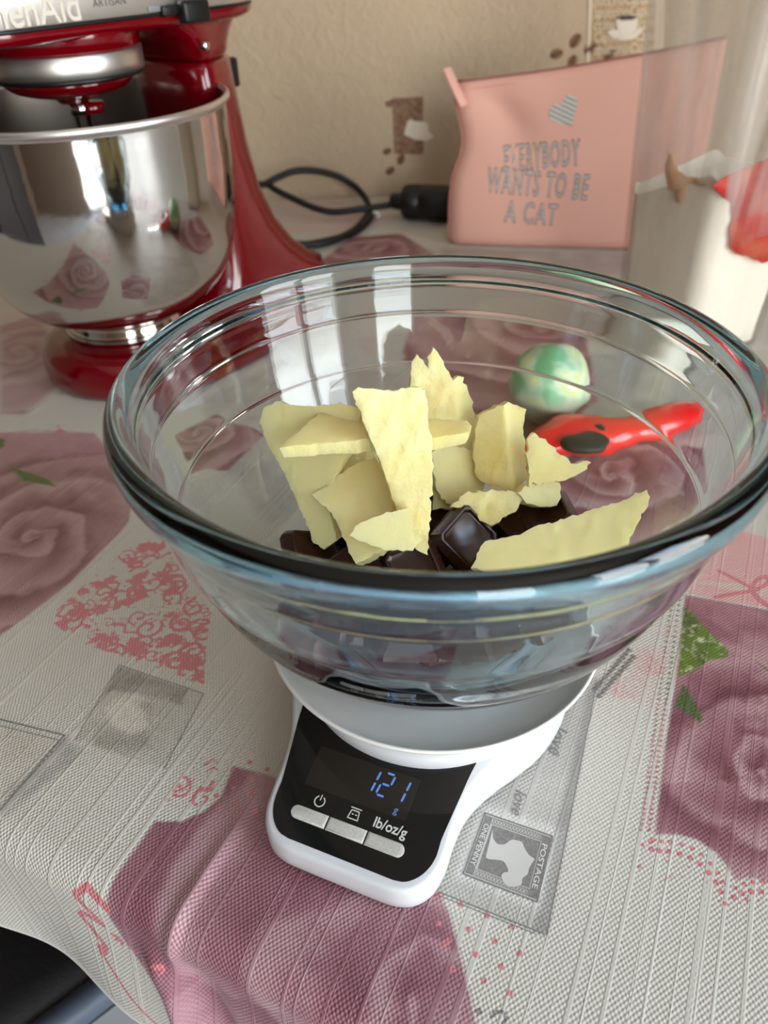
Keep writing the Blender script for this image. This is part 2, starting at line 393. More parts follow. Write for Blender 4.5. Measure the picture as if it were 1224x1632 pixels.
# ------------------------------------------------------------------ table
EA = radians(-26)
EX = Vector((cos(EA), sin(EA), 0)); EN = Vector((-sin(EA), cos(EA), 0))
D0 = -.153
def edge_pt(u, v): return EX * u + EN * (D0 + v)
TL, TR, TB = -1.0, 1.3, RY1 - .006
UR = .62          # right edge of the table, measured along the front edge
def line_x(x, inset): # point on the front edge line at given x
    u = (x - (EN * (D0 + inset)).x) / EX.x; return edge_pt(u, inset)
_b = edge_pt(UR - .012, 0); _b = _b + EN * ((TB - _b.y) / EN.y)
poly = [line_x(TL, .012), edge_pt(UR - .012, .012), _b, Vector((TL, TB, 0))]
table = thing('table', 'kitchen table beneath the floral tablecloth, against the wall', 'table', (0, 0, RZ0))
n = len(poly)
obj('table_top', *loft([[(p.x, p.y, -.03 - RZ0) for p in poly], [(p.x, p.y, -.0022 - RZ0) for p in poly]]), M_wood, table, smooth=False)
_c = edge_pt(UR - .09, .09)
for x, y in ((TL + .08, .1 + line_x(TL, 0).y), (_c.x, _c.y), (_b.x - .12, TB - .08), (TL + .08, TB - .08)):
    obj('leg', *tube([(x, y, 0), (x, y, -.03 - RZ0)], .022, 16), M_legs, table)

# ------------------------------------------------------------------ tablecloth
rs = np.random.RandomState(7)
def axis_vals(segs):
    out = []
    for a, b, h in segs: out.append(np.arange(a, b - h * .5, h))
    out.append(np.array([segs[-1][1]])); return np.concatenate(out)
R0 = .014; HEM = -.086
US = axis_vals([(-1.15, -.62, .02), (-.62, -.34, .004), (-.34, .30, .00105), (.30, .60, .004), (.60, UR + .10, .003)])
VS = axis_vals([(HEM, .33, .00105), (.33, .62, .0022), (.62, 1.12, .005), (1.12, 1.6, .02)])
U, V_ = np.meshgrid(US, VS)
nu, nv = len(US), len(VS)
def smooth01(t): t = np.clip(t, 0, 1); return t * t * (3 - 2 * t)
# drape over the front edge
phi = np.clip((R0 - V_) / R0, 0, pi / 2)
flat = V_ >= R0
dn = np.where(flat, V_, R0 - R0 * np.sin(phi))
zz = np.where(flat, 0, -R0 + R0 * np.cos(phi))
down = np.clip(R0 - V_ - R0 * pi / 2, 0, None)
zz = zz - down
k = smooth01(down / .08)
wave = .0035 * np.sin(U * 26 + 2.6) + .0025 * np.sin(U * 61 + .4)
u0 = -.062           # the pinched fold that runs over the edge
fold = np.exp(-((U - u0 - .25 * down) / .007) ** 2)
fold2 = np.exp(-((U - u0 - .018 - .25 * down) / .010) ** 2)
dn = dn - k * (.006 + np.maximum(wave, -.009)) - smooth01(down / .02) * (.006 * fold - .005 * fold2)
topfold = np.exp(-((U - u0 - .012) / .0036) ** 2) * smooth01((.085 - V_) / .06) * .0020
zz = zz + np.where(flat, topfold, topfold * np.cos(phi))
dn = dn - np.where(flat, 0, topfold * np.sin(phi))
# shallow ripples of a cloth that is not ironed, left of the scale
ph2 = np.clip((U - UR + R0) / R0, 0, pi / 2); dw2 = np.clip(U - UR + R0 - R0 * pi / 2, 0, None)
UW = np.where(U > UR - R0, UR - R0 + R0 * np.sin(ph2), U) + smooth01(dw2 / .08) * (.004 + .004 * np.sin(V_ * 30))
zz = zz + np.where(U > UR - R0, -R0 + R0 * np.cos(ph2) - dw2, 0)
WX = UW * EX.x + (D0 + dn) * EN.x; WY = UW * EX.y + (D0 + dn) * EN.y
PX = U * EX.x + (D0 + V_) * EN.x; PY = U * EX.y + (D0 + V_) * EN.y     # unrolled print coordinates
keep = WY < TB + .02
WYc = np.minimum(WY, RY1 - .003); WXc = np.clip(WX, TL - .1, TR + .1)

# ---- print painting, evaluated at the cloth's vertices
px_ = PX.ravel(); py_ = PY.ravel(); NV = px_.size
def tp(p):
    if len(p) == 3: return p[:2]
    q = unz(p, 0); return (q.x, q.y)
def vnoise(x, y, seed=0):
    r = np.random.RandomState(seed).rand(64, 64)
    xi = np.floor(x).astype(int); yi = np.floor(y).astype(int); fx = x - xi; fy = y - yi
    fx = fx * fx * (3 - 2 * fx); fy = fy * fy * (3 - 2 * fy)
    g = lambda a, b: r[a % 64, b % 64]
    return (g(xi, yi) * (1 - fx) + g(xi + 1, yi) * fx) * (1 - fy) + (g(xi, yi + 1) * (1 - fx) + g(xi + 1, yi + 1) * fx) * fy
def fbm(x, y, s, seed=0, o=4):
    v = 0; a = .5
    for i in range(o): v = v + a * vnoise(x * s * 2 ** i, y * s * 2 ** i, seed + i); a *= .5
    return v
def sel(poly, pad):
    xs = [p[0] for p in poly]; ys = [p[1] for p in poly]
    return np.where((px_ > min(xs) - pad) & (px_ < max(xs) + pad) & (py_ > min(ys) - pad) & (py_ < max(ys) + pad))[0]
def poly_sd(poly, x, y):    # positive inside
    d = np.full(x.shape, 9.0); ins = np.zeros(x.shape, bool); n = len(poly)
    for i in range(n):
        ax, ay = poly[i]; bx, by = poly[(i + 1) % n]
        ex, ey = bx - ax, by - ay; t = np.clip(((x - ax) * ex + (y - ay) * ey) / (ex * ex + ey * ey + 1e-12), 0, 1)
        d = np.minimum(d, np.hypot(x - ax - t * ex, y - ay - t * ey))
        c = ((ay > y) != (by > y)) & (x < (bx - ax) * (y - ay) / (by - ay + 1e-15) + ax); ins ^= c
    return np.where(ins, d, -d)
def seg_sd(pts, x, y):
    d = np.full(x.shape, 9.0)
    for (ax, ay), (bx, by) in zip(pts, pts[1:]):
        ex, ey = bx - ax, by - ay; t = np.clip(((x - ax) * ex + (y - ay) * ey) / (ex * ex + ey * ey + 1e-12), 0, 1)
        d = np.minimum(d, np.hypot(x - ax - t * ex, y - ay - t * ey))
    return d
BASE = np.array(lin((200, 195, 184)))
colr = np.tile(BASE, (NV, 1)); ink_a = np.full(NV, -.01); ink_b = np.full(NV, -.01)
def blend(idx, c, a):
    a = a[:, None]; colr[idx] = colr[idx] * (1 - a) + np.asarray(c) * a
def fill(polyp, c, soft=.0015, op=1.0, world=False, nz=None):
    P = polyp if world else [tp(p) for p in polyp]
    idx = sel(P, soft * 2); sd = poly_sd(P, px_[idx], py_[idx])
    a = smooth01(sd / soft + .5) * op
    if nz is not None: a = a * np.clip(nz[1] + nz[2] * fbm(px_[idx], py_[idx], nz[0], nz[3]), 0, 1)
    blend(idx, lin(c), a); return idx, sd
def rose(center, R, polyp, seed, light=(206, 158, 158), mid=(172, 112, 118), dark=(128, 66, 78), swirl=5.0, soft=.0015):
    P = [tp(p) for p in polyp]; idx = sel(P, .003); x = px_[idx]; y = py_[idx]
    sd = poly_sd(P, x, y); cx, cy = center
    n1 = fbm(x, y, 38, seed) - .5; n2 = fbm(x, y, 90, seed + 9) - .5
    dx = x - cx + .012 * n1; dy = y - cy + .012 * n2; r = np.hypot(dx, dy) / R; th = np.arctan2(dy, dx)
    ph = swirl * np.sqrt(r + .02) * 4.6 + th * 1.0 + 1.3 * np.sin(2 * th + 4 * r + seed) + 2.2 * n1
    s = ph / (2 * pi); fr = s - np.floor(s)                    # a petal: light rim falling to a dark root
    tone = fr ** 1.25 * (1 - smooth01((fr - .80) / .20))
    s2 = (ph * .53 + 1.9 * n2 + 2 * th) / (2 * pi); f2 = s2 - np.floor(s2); tone = .72 * tone + .42 * f2 * (1 - smooth01((f2 - .7) / .3)) + .10
    tone = tone * .95 + .3 * (n2 + .2) + .10 * np.clip(r - .5, 0, 1)
    tone = np.clip((tone - .5) * 1.35 + .5, 0, 1)[:, None]
    L, Mi, Dk = (np.array(lin(tuple(.89 * (.86 * q + .14 * (sum(c) / 3)) for q in c))) for c in (light, mid, dark))
    c = np.where(tone > .5, Mi + (L - Mi) * (tone - .5) * 2, Dk + (Mi - Dk) * tone * 2)
    a = smooth01(sd / soft + .5)[:, None]
    colr[idx] = colr[idx] * (1 - a) + c * a
def ink(arr, idx, sd): arr[idx] = np.maximum(arr[idx], sd)
def dots(arr, pts, r):
    for p in pts:
        c = tp(p) if len(p) == 2 else p[:2]
        idx = sel([c], r + .004); ink(arr, idx, r - np.hypot(px_[idx] - c[0], py_[idx] - c[1]))
def stroke(arr, pts, w, world=False):
    P = pts if world else [tp(p) for p in pts]
    idx = sel(P, w + .004); ink(arr, idx, w - seg_sd(P, px_[idx], py_[idx]))
def spiral(arr, c, r, a0, turns, w, sgn=1):
    pts = []
    for i in range(int(14 * turns) + 1):
        t = i / (14 * turns); rr = r * (1 - .85 * t); a = a0 + sgn * 2 * pi * turns * t
        pts.append((c[0] + rr * cos(a), c[1] + rr * sin(a)))
    stroke(arr, pts, w, True)
def clipink(arr, before, polyp, world=False):
    P = polyp if world else [tp(p) for p in polyp]
    sd = np.full(NV, -.01); idx = sel(P, .004); sd[idx] = poly_sd(P, px_[idx], py_[idx])
    arr[:] = np.maximum(before, np.minimum(arr, sd))
def damask(arr, polyp, seed, count, smin=.004, smax=.011):
    before = arr.copy(); arr[:] = -.01
    P = [tp(p) for p in polyp]; rnd = random.Random(seed)
    xs = [p[0] for p in P]; ys = [p[1] for p in P]
    for i in range(count):
        c = (rnd.uniform(min(xs), max(xs)), rnd.uniform(min(ys), max(ys)))
        if poly_sd(P, np.array([c[0]]), np.array([c[1]]))[0] < 0: continue
        r = rnd.uniform(smin, smax); kind = rnd.random(); a0 = rnd.uniform(0, 6.28)
        if kind < .45:
            spiral(arr, c, r, a0, rnd.uniform(1.0, 1.6), r * .11, rnd.choice((-1, 1)))
            for q in range(4):
                a = a0 + q * .5; dots(arr, [(c[0] + r * 1.25 * cos(a), c[1] + r * 1.25 * sin(a), 0)], r * .1)
        elif kind < .8:
            m = rnd.randint(5, 9)
            for q in range(m):
                a = a0 + q * (pi * 1.2) / m; stroke(arr, [(c[0] + .25 * r * cos(a), c[1] + .25 * r * sin(a)), (c[0] + r * .8 * cos(a), c[1] + r * .8 * sin(a))], r * .12, True)
        else:
            pts = [(c[0] + r * cos(a0) * t + .25 * r * sin(5 * t) * sin(a0), c[1] + r * sin(a0) * t - .25 * r * sin(5 * t) * cos(a0)) for t in np.linspace(-1, 1, 9)]
            stroke(arr, pts, r * .1, True); dots(arr, [(pts[-1][0], pts[-1][1], 0)], r * .2)
    for i in range(count * 3):
        dots(arr, [(rnd.uniform(min(xs), max(xs)), rnd.uniform(min(ys), max(ys)), 0)], rnd.uniform(.0003, .0007))
    clipink(arr, before, P, True)

# faint grey writing and postcards all over the far cloth
for i, (pl, c, op) in enumerate([
    ([(300, 640), (480, 560), (640, 600), (600, 720), (430, 850), (350, 760)], (150, 140, 132), .55),
    ([(560, 540), (760, 500), (900, 560), (820, 640), (640, 640)], (176, 168, 158), .5),
    ([(0, 480), (60, 470), (110, 560), (70, 640), (0, 640)], (205, 175, 170), .6),
    ([(900, 560), (1224, 560), (1224, 690), (960, 720)], (150, 146, 140), .55),
    ([(430, 300), (560, 320), (640, 350), (560, 372), (450, 370)], (214, 178, 172), .75),
    ([(700, 395), (1010, 405), (1000, 440), (720, 430)], (150, 138, 134), .6),
    ([(0, 1150), (102, 1182), (0, 1300)], (178, 168, 156), .55),
]):
    fill(pl, c, .012, op, nz=(55, .05, 1.5, 20 + i))
# pink patches in the distance
rose(tp((590, 395)), .07, [(505, 420), (560, 378), (640, 372), (690, 405), (640, 430), (560, 440)], 3, soft=.004)
rose(tp((880, 520)), .09, [(660, 500), (760, 500), (940, 530), (960, 640), (860, 720), (720, 640), (640, 560)], 4, light=(206, 158, 156), soft=.006)
rose(tp((30, 560)), .06, [(0, 520), (60, 500), (110, 600), (40, 660), (0, 660)], 6, light=(214, 182, 178), mid=(200, 158, 156), dark=(180, 130, 132), soft=.006)
rose(tp((980, 760)), .07, [(860, 760), (980, 690), (1150, 720), (1170, 800), (1000, 900), (880, 860)], 8, light=(206, 170, 168), soft=.004)
rose(tp((300, 690)), .05, [(250, 700), (330, 660), (420, 700), (360, 760), (280, 760)], 9, soft=.003)
# left rose patch
rose(tp((55, 860)), .075, [(-140, 700), (-20, 690), (60, 690), (150, 690), (215, 770), (205, 830), (190, 850), (110, 930), (40, 985), (0, 1012), (-160, 1120)], 11, light=(208, 164, 160), mid=(184, 132, 130), dark=(138, 86, 88), swirl=5.5)
fill([(0, 690), (60, 684), (150, 690), (185, 730), (120, 740), (60, 725), (0, 735)], (176, 128, 136), .003, .75, nz=(160, -.1, 1.6, 31))
fill([(14, 742), (40, 752), (72, 762), (92, 776), (70, 772), (36, 766)], (92, 112, 58), .0012)
fill([(-40, 700), (0, 698), (10, 702), (2, 716), (-30, 730)], (84, 104, 56), .0015)
stroke(ink_a, [(92, 676), (96, 690)], .0012); stroke(ink_a, [(84, 690), (96, 684), (108, 690)], .0008)
# red damask patch
DP = [(216, 862), (176, 896), (75, 985), (120, 1022), (210, 1052), (325, 1092), (332, 1010), (338, 975), (300, 930), (262, 860)]
damask(ink_a, DP, 5, 230, .003, .009)
damask(ink_a, [(262, 1280), (300, 1225), (345, 1195), (350, 1235), (330, 1280), (290, 1290)], 15, 10, .004, .007)
# faded portrait stamp and the postcard beside it
fill([(190, 1060), (325, 1106), (262, 1226), (120, 1180)], (168, 162, 150), .001, .55, nz=(150, .2, 1.3, 41))
fill([(190, 1062), (300, 1098), (290, 1125), (240, 1108), (180, 1100), (165, 1108)], (138, 132, 122), .002, .8, nz=(170, -.1, 1.7, 44))
fill([(165, 1128), (185, 1112), (215, 1104), (240, 1118), (256, 1140), (236, 1160), (205, 1168), (180, 1156)], (214, 207, 194), .003, .9, nz=(130, .3, 1.2, 42))
fill([(205, 1112), (240, 1118), (254, 1140), (240, 1158), (228, 1136)], (150, 143, 132), .003, .7, nz=(240, -.6, 2.4, 45))
fill([(150, 1150), (178, 1160), (206, 1172), (236, 1166), (240, 1190), (200, 1204), (150, 1186)], (150, 144, 134), .003, .75, nz=(160, -.1, 1.7, 46))
fill([(0, 1270), (103, 1172), (135, 1200), (60, 1260), (0, 1310)], (150, 146, 142), .004, .7, nz=(120, .1, 1.4, 43))
def cl(u, v): q = edge_pt(u, v); return (q.x, q.y)
# front pink rose that runs over the edge of the table
FR = [(247, 1309), (290, 1309), (325, 1293), (352, 1270), (366, 1236), (372, 1222), (420, 1232), (470, 1250), (600, 1300), (690, 1400), (716, 1455), (738, 1540), (760, 1640), cl(.10, -.02) + (0,), cl(.09, -.1) + (0,), cl(-.045, -.1) + (0,), cl(-.052, -.062) + (0,), cl(-.066, -.040) + (0,), cl(-.078, -.020) + (0,), cl(-.083, .002) + (0,), (178, 1405)]
rose(tp((640, 1620)), .085, FR, 21, light=(200, 150, 156), mid=(172, 110, 122), dark=(146, 80, 94), swirl=4.2)
DT = [(371, 1226), (398, 1215), (426, 1226), (372, 1256), (399, 1239), (345, 1268), (374, 1281), (402, 1266), (430, 1250), (406, 1294), (697, 1426), (734, 1441), (776, 1459), (815, 1477), (746, 1481), (789, 1500), (828, 1519), (708, 1505), (758, 1521), (798, 1540), (771, 1563), (813, 1583), (715, 1500), (700, 1472), (722, 1545)]
# sprinkled dots, script and bow on the hanging part
dots(ink_a, DT, .00125)
zz_ = [(-.150, -.022), (-.148, -.014)]
stroke(ink_a, [cl(-.082, -.002), cl(-.094, .003), cl(-.099, -.003), cl(-.088, -.018), cl(-.098, -.016), cl(-.101, -.020), cl(-.090, -.036), cl(-.094, -.044)], .0018, True)
stroke(ink_a, [cl(-.094, -.044), cl(-.080, -.066), cl(-.066, -.080), cl(-.058, -.090)], .0011, True)
dots(ink_a, [cl(-.093, -.040) + (0,)], .0032)
stroke(ink_a, [cl(-.066, -.080), cl(-.062, -.088), cl(-.072, -.093)], .0016, True)
damask(ink_a, [(-1, -1)] if False else [(60, 1500), (200, 1560), (180, 1590), (80, 1545)], 9, 12)
# grey postcard with the penny stamp, right of the scale
fill([(560, 1100), (760, 1060), (952, 1080), (871, 1492), (700, 1424), (560, 1370)], (156, 152, 146), .0012, .62, nz=(45, .35, 1.0, 51))
fill([(772, 1285), (905, 1325), (868, 1455), (728, 1395)], (214, 211, 204), .008, .85)
fill([(846, 1482), (862, 1440), (884, 1330), (936, 1110), (952, 1080), (871, 1492)], (120, 117, 112), .004, .55)
SA, SB, SC_, SD_ = [np.array(tp(p)) for p in ((773, 1296), (880, 1333), (856, 1438), (738, 1393))]
def st(a, b):   # stamp coordinates 0..1, a along the long side, b across
    return tuple((SA * (1 - a) + SB * a) * (1 - b) + (SD_ * (1 - a) + SC_ * a) * b)
bust = [(.18, .22), (.22, .33), (.30, .40), (.40, .37), (.47, .27), (.55, .25), (.62, .25), (.68, .33), (.76, .40), (.84, .43), (.82, .50), (.80, .60), (.80, .68), (.75, .76), (.76, .84), (.70, .90), (.60, .94), (.52, .90), (.48, .83), (.50, .77), (.55, .74), (.50, .66), (.44, .62), (.34, .64), (.22, .66), (.20, .50)]
# upper right pink field, bow and big rose with green leaves
fill([(1098, 945), (1150, 862), (1180, 845), (1224, 858), (1400, 900), (1400, 990), (1224, 968), (1150, 958)], (212, 160, 156), .0015, .95, nz=(70, .7, .5, 61))
rose(tp((1210, 1235)), .075, [(1092, 948), (1224, 972), (1420, 1010), (1460, 1400), (1330, 1430), (1224, 1408), (1196, 1398), (1172, 1404), (1158, 1380), (1140, 1358), (1110, 1338), (1080, 1330), (1043, 1330), (1060, 1190), (1074, 1100)], 71, light=(204, 154, 158), mid=(168, 106, 116), dark=(126, 62, 76), swirl=4.6)
fill([(1092, 950), (1224, 975), (1224, 1040), (1190, 1045), (1150, 1000), (1110, 975)], (170, 120, 124), .004, .7, nz=(170, -.2, 1.7, 72))
fill([(1090, 968), (1106, 978), (1122, 1000), (1150, 1026), (1162, 1038), (1158, 1048), (1130, 1052), (1106, 1070), (1080, 1078)], (96, 118, 44), .001, 1)
fill([(1092, 972), (1110, 985), (1114, 1008), (1092, 1014)], (70, 78, 48), .003, .7)
LF = [(1090, 968), (1106, 978), (1122, 1000), (1150, 1026), (1162, 1038), (1158, 1048), (1130, 1052), (1106, 1070), (1080, 1078)]
fill(LF, (206, 210, 160), .001, .95, nz=(420, -2.6, 5.2, 77)); fill(LF, (66, 84, 34), .003, .8, nz=(120, -1.2, 3.0, 78))
fill([(1088, 1090), (1100, 1108), (1112, 1128), (1120, 1145), (1116, 1152), (1100, 1140), (1076, 1125)], (74, 92, 52), .001, 1)
fill([(1198, 1050), (1224, 1066), (1240, 1080), (1224, 1070)], (84, 104, 44), .0012, 1)
fill([(1157, 1215), (1168, 1232), (1162, 1250), (1150, 1240)], (110, 62, 68), .001, .9)
fill([(1092, 924), (1180, 930), (1300, 950), (1300, 972), (1190, 944), (1112, 930)], (205, 186, 172), .002, .7)
for pts, wd in (([(1146, 910), (1170, 922), (1192, 934), (1206, 940)], .0014), ([(1140, 952), (1170, 946), (1196, 942)], .0014), ([(1196, 938), (1206, 924), (1220, 918), (1226, 926), (1214, 936), (1198, 940)], .0012), ([(1198, 942), (1210, 956), (1224, 966)], .0018)):
    stroke(ink_a, pts, wd)
# lace: white net with pink, green and grey holes
before = ink_a.copy()
LB = [((1091, 948), (1041, 1322))]
for k in range(46):
    t = k / 45; a = (1091 + (1041 - 1091) * t, 948 + (1322 - 948) * t)
    g = t < .45
    for off, rr in ((-7, .00085), (-19, .00075)):
        c = tp((a[0] + off, a[1]))
        idx = sel([c], .004); d = np.hypot(px_[idx] - c[0], py_[idx] - c[1])
        blend(idx, lin((92, 98, 66) if g else (168, 88, 104)), smooth01((rr - d) / .0006 + .5))
Pn = [tp((955, 1110)), tp((985, 1050)), tp((1070, 985)), tp((1086, 985)), tp((1060, 1135)), tp((1040, 1140))]
idx = sel(Pn, 0); sd = poly_sd(Pn, px_[idx], py_[idx]); uu = px_[idx] / .0026; vv = py_[idx] / .0026
cell = np.maximum(np.abs(np.sin(uu * pi)), np.abs(np.sin(vv * pi + uu)))
blend(idx, lin((202, 128, 128)), smooth01(sd / .006) * np.clip(fbm(px_[idx], py_[idx], 70, 90) * 1.7 - .3, 0, 1) * np.clip(cell * 3 - 2, 0, 1))
for k in range(12):
    t = k / 11; c = (948 + 54 * t, 1098 - 62 * t)
    for off in (0, 11):
        q = tp((c[0] + off * .6, c[1] + off)); idx = sel([q], .004)
        blend(idx, lin((120, 114, 108)), smooth01((.0016 - np.hypot(px_[idx] - q[0], py_[idx] - q[1])) / .0007 + .5))
SCL = [(1041, 1338), (1054, 1341), (1068, 1342), (1086, 1346), (1103, 1352), (1118, 1362), (1132, 1376), (1144, 1391), (1152, 1406), (1172, 1415), (1186, 1409), (1200, 1406), (1216, 1406)]
dots(ink_a, SCL, .0011); dots(ink_a, [(x - 3, y + 15) for x, y in SCL], .0013); dots(ink_a, [(x - 6, y + 30) for x, y in SCL[2::2]], .0007)
dots(ink_a, [(1019, 1381), (1024, 1347), (1036, 1342), (1156, 1440), (1190, 1434)], .0010)
stroke(ink_a, [(1058, 1404), (1074, 1394), (1090, 1398)], .0003)
# grey marks at the bottom edge
stroke(ink_b, [(756, 1612), (764, 1606), (762, 1616), (770, 1612)], .0004); stroke(ink_b, [(782, 1622), (790, 1612), (802, 1612), (808, 1624), (800, 1632)], .0006)

co = np.stack([WXc, WYc, zz], -1).reshape(-1, 3).astype(np.float32)
ii = np.arange(nu * nv).reshape(nv, nu)
ok = keep[:-1, :-1] & (WX[:-1, :-1] > TL - .1) & (WX[1:, 1:] < TR + .1)
quads = np.stack([ii[:-1, :-1], ii[:-1, 1:], ii[1:, 1:], ii[1:, :-1]], -1)[ok].astype(np.int32)
used = np.zeros(nu * nv, bool); used[quads.ravel()] = True
remap = np.cumsum(used) - 1; quads = remap[quads].astype(np.int32)
me = bpy.data.meshes.new('tablecloth')
nq = len(quads); nvv = int(used.sum())
me.vertices.add(nvv); me.vertices.foreach_set('co', co[used].ravel())
me.loops.add(nq * 4); me.loops.foreach_set('vertex_index', quads.ravel())
me.polygons.add(nq); me.polygons.foreach_set('loop_start', np.arange(nq, dtype=np.int32) * 4)
me.update(calc_edges=True)
me.polygons.foreach_set('use_smooth', np.ones(nq, bool))
def fattr(name, data):
    a = me.attributes.new(name, 'FLOAT', 'POINT'); a.data.foreach_set('value', data[used].astype(np.float32))
a = me.attributes.new('print_col', 'FLOAT_COLOR', 'POINT'); a.data.foreach_set('color', np.concatenate([colr[used], np.ones((nvv, 1))], 1).astype(np.float32).ravel())
fattr('ink_a', ink_a); fattr('ink_b', ink_b); fattr('cloth_u', U.ravel()); fattr('cloth_v', V_.ravel())
def cloth_material():
    m = bpy.data.materials.new('printed_tablecloth'); m.use_nodes = True; nt = m.node_tree; b = nt.nodes['Principled BSDF']; lk = nt.links.new
    def at(nm): n = nt.nodes.new('ShaderNodeAttribute'); n.attribute_name = nm; return n
    def mth(op, a, bb=None, c=None):
        n = nt.nodes.new('ShaderNodeMath'); n.operation = op
        for i, x in enumerate((a, bb, c)):
            if x is None: continue
            if isinstance(x, (int, float)): n.inputs[i].default_value = x
            else: lk(x, n.inputs[i])
        return n.outputs[0]
    base = at('print_col').outputs['Color']; u = at('cloth_u').outputs['Fac']; v = at('cloth_v').outputs['Fac']
    def edge(nm, w):
        n = nt.nodes.new('ShaderNodeMapRange'); n.interpolation_type = 'SMOOTHSTEP'; n.inputs[1].default_value = -w; n.inputs[2].default_value = w
        lk(at(nm).outputs['Fac'], n.inputs[0]); return n.outputs[0]
    def mix(f, a_, c): 
        n = nt.nodes.new('ShaderNodeMix'); n.data_type = 'RGBA'; lk(f, n.inputs[0]); lk(a_, n.inputs[6]); n.inputs[7].default_value = L4(c); return n.outputs[2]
    c1 = mix(mth('MULTIPLY', edge('ink_a', .00022), .92), base, (200, 118, 122))
    c2 = mix(mth('MULTIPLY', edge('ink_b', .00015), .85), c1, (112, 108, 106))
    lk(c2, b.inputs['Base Color'])
    b.inputs['Roughness'].default_value = .42; b.inputs['Specular IOR Level'].default_value = .6
    # woven relief
    cmb = nt.nodes.new('ShaderNodeCombineXYZ'); lk(u, cmb.inputs[0]); lk(v, cmb.inputs[1])
    nz = nt.nodes.new('ShaderNodeTexNoise'); nz.inputs['Scale'].default_value = 220; nz.inputs['Detail'].default_value = 2; lk(cmb.outputs[0], nz.inputs['Vector'])
    wob = mth('MULTIPLY', mth('SUBTRACT', nz.outputs[0], .5), 2.2)
    su = mth('SINE', mth('ADD', mth('MULTIPLY', u, 2 * pi / .0019), wob)); sv = mth('SINE', mth('ADD', mth('MULTIPLY', v, 2 * pi / .0027), wob))
    weave = mth('MULTIPLY', su, sv)
    n1 = nt.nodes.new('ShaderNodeTexNoise'); n1.noise_dimensions = '1D'; n1.inputs['Scale'].default_value = 250; n1.inputs['Detail'].default_value = 2
    lk(u, n1.inputs['W'])
    brk = nt.nodes.new('ShaderNodeTexNoise'); brk.inputs['Scale'].default_value = 1; brk.inputs['Detail'].default_value = 1
    mp = nt.nodes.new('ShaderNodeMapping'); mp.inputs['Scale'].default_value = (90, 9, 1); lk(cmb.outputs[0], mp.inputs[0]); lk(mp.outputs[0], brk.inputs['Vector'])
    rib = nt.nodes.new('ShaderNodeMapRange'); rib.interpolation_type = 'SMOOTHSTEP'; rib.inputs[1].default_value = .58; rib.inputs[2].default_value = .66
    lk(mth('MULTIPLY_ADD', brk.outputs[0], .22, mth('SUBTRACT', n1.outputs[0], .10)), rib.inputs[0])
    h = mth('MULTIPLY_ADD', rib.outputs[0], 1.5, mth('MULTIPLY', weave, mth('SUBTRACT', 1.0, mth('MULTIPLY', rib.outputs[0], .75))))
    bp = nt.nodes.new('ShaderNodeBump'); bp.inputs['Distance'].default_value = .00016; bp.inputs['Strength'].default_value = 1
    lk(h, bp.inputs['Height']); lk(bp.outputs[0], b.inputs['Normal'])
    return m
M_cloth = cloth_material(); me.materials.append(M_cloth)
cloth = bpy.data.objects.new('tablecloth', me); COL.objects.link(cloth)
tag(cloth, 'woven tablecloth printed with pink roses, lace, damask and grey postage stamps', 'tablecloth')
# folded hem along the hanging border
row = [(float(a), float(b_), float(c)) for a, b_, c in zip(WXc[0][::4], WYc[0][::4], zz[0][::4])]
row = [p for p in row if -1.05 < p[0] < 1.15]
obj('hem', *tube(row, .0009, 6), mat('hem_thread', (214, 210, 204), .6), cloth)
# printed lettering on the stamp and script on the postcard
def on_cloth(vf, f, name, m, z=.00035):
    V, F = vf; out = []
    for v in V:
        q = f(v); out.append((q[0], q[1], z))
    return obj(name, out, F, m, cloth, smooth=False)
M_ltr = mat('stamp_lettering', (214, 210, 202), .6); M_script = mat('script_print_grey', (128, 124, 121), .6)
def stamp_text(s, a, name):
    V, F = textmesh(s, 1, offset=.012); wd = max(v.x for v in V) - min(v.x for v in V); mx = (max(v.x for v in V) + min(v.x for v in V)) / 2
    on_cloth((V, F), lambda v: st(a + v.y * .105, .5 + (v.x - mx) / wd * .68), name, M_ltr)
def decal_poly(name, P, m, z):
    c = (sum(p[0] for p in P) / len(P), sum(p[1] for p in P) / len(P))
    bm = bmesh.new(); vs = [bm.verts.new((p[0], p[1], z)) for p in P]; f = bm.faces.new(vs); f.normal_update()
    if f.normal.z < 0: f.normal_flip()
    bmesh.ops.triangulate(bm, faces=bm.faces)
    mm = bpy.data.meshes.new(name); bm.to_mesh(mm); bm.free(); mm.materials.append(m)
    o = bpy.data.objects.new(name, mm); COL.objects.link(o); o.parent = cloth; return o
def strip(P, w, z):
    V = []; F = []
    for (ax, ay), (bx_, by_) in zip(P, P[1:]):
        L_ = hypot(bx_ - ax, by_ - ay); nx_, ny_ = -(by_ - ay) / L_ * w, (bx_ - ax) / L_ * w; k_ = len(V)
        V += [(ax - nx_, ay - ny_, z), (bx_ - nx_, by_ - ny_, z), (bx_ + nx_, by_ + ny_, z), (ax + nx_, ay + ny_, z)]; F.append((k_, k_ + 1, k_ + 2, k_ + 3))
    return V, F
M_ink = mat('grey_ink', (118, 114, 111), .5, noise=(700, (136, 132, 128), .4, .65)); M_field = mat('stamp_ground', (198, 194, 187), .5)
decal_poly('stamp_ground', [st(*p) for p in ((.01, .01), (.99, .01), (.99, .99), (.01, .99))], M_field, .00012)
obj('stamp_border', *strip([st(*p) for p in ((0, 0), (1, 0), (1, 1), (0, 1), (0, 0))], .00032, .0003), M_ink, cloth, smooth=False)
decal_poly('stamp_field', [st(*p) for p in ((.155, .145), (.865, .145), (.865, .855), (.155, .855))], M_ink, .0002)
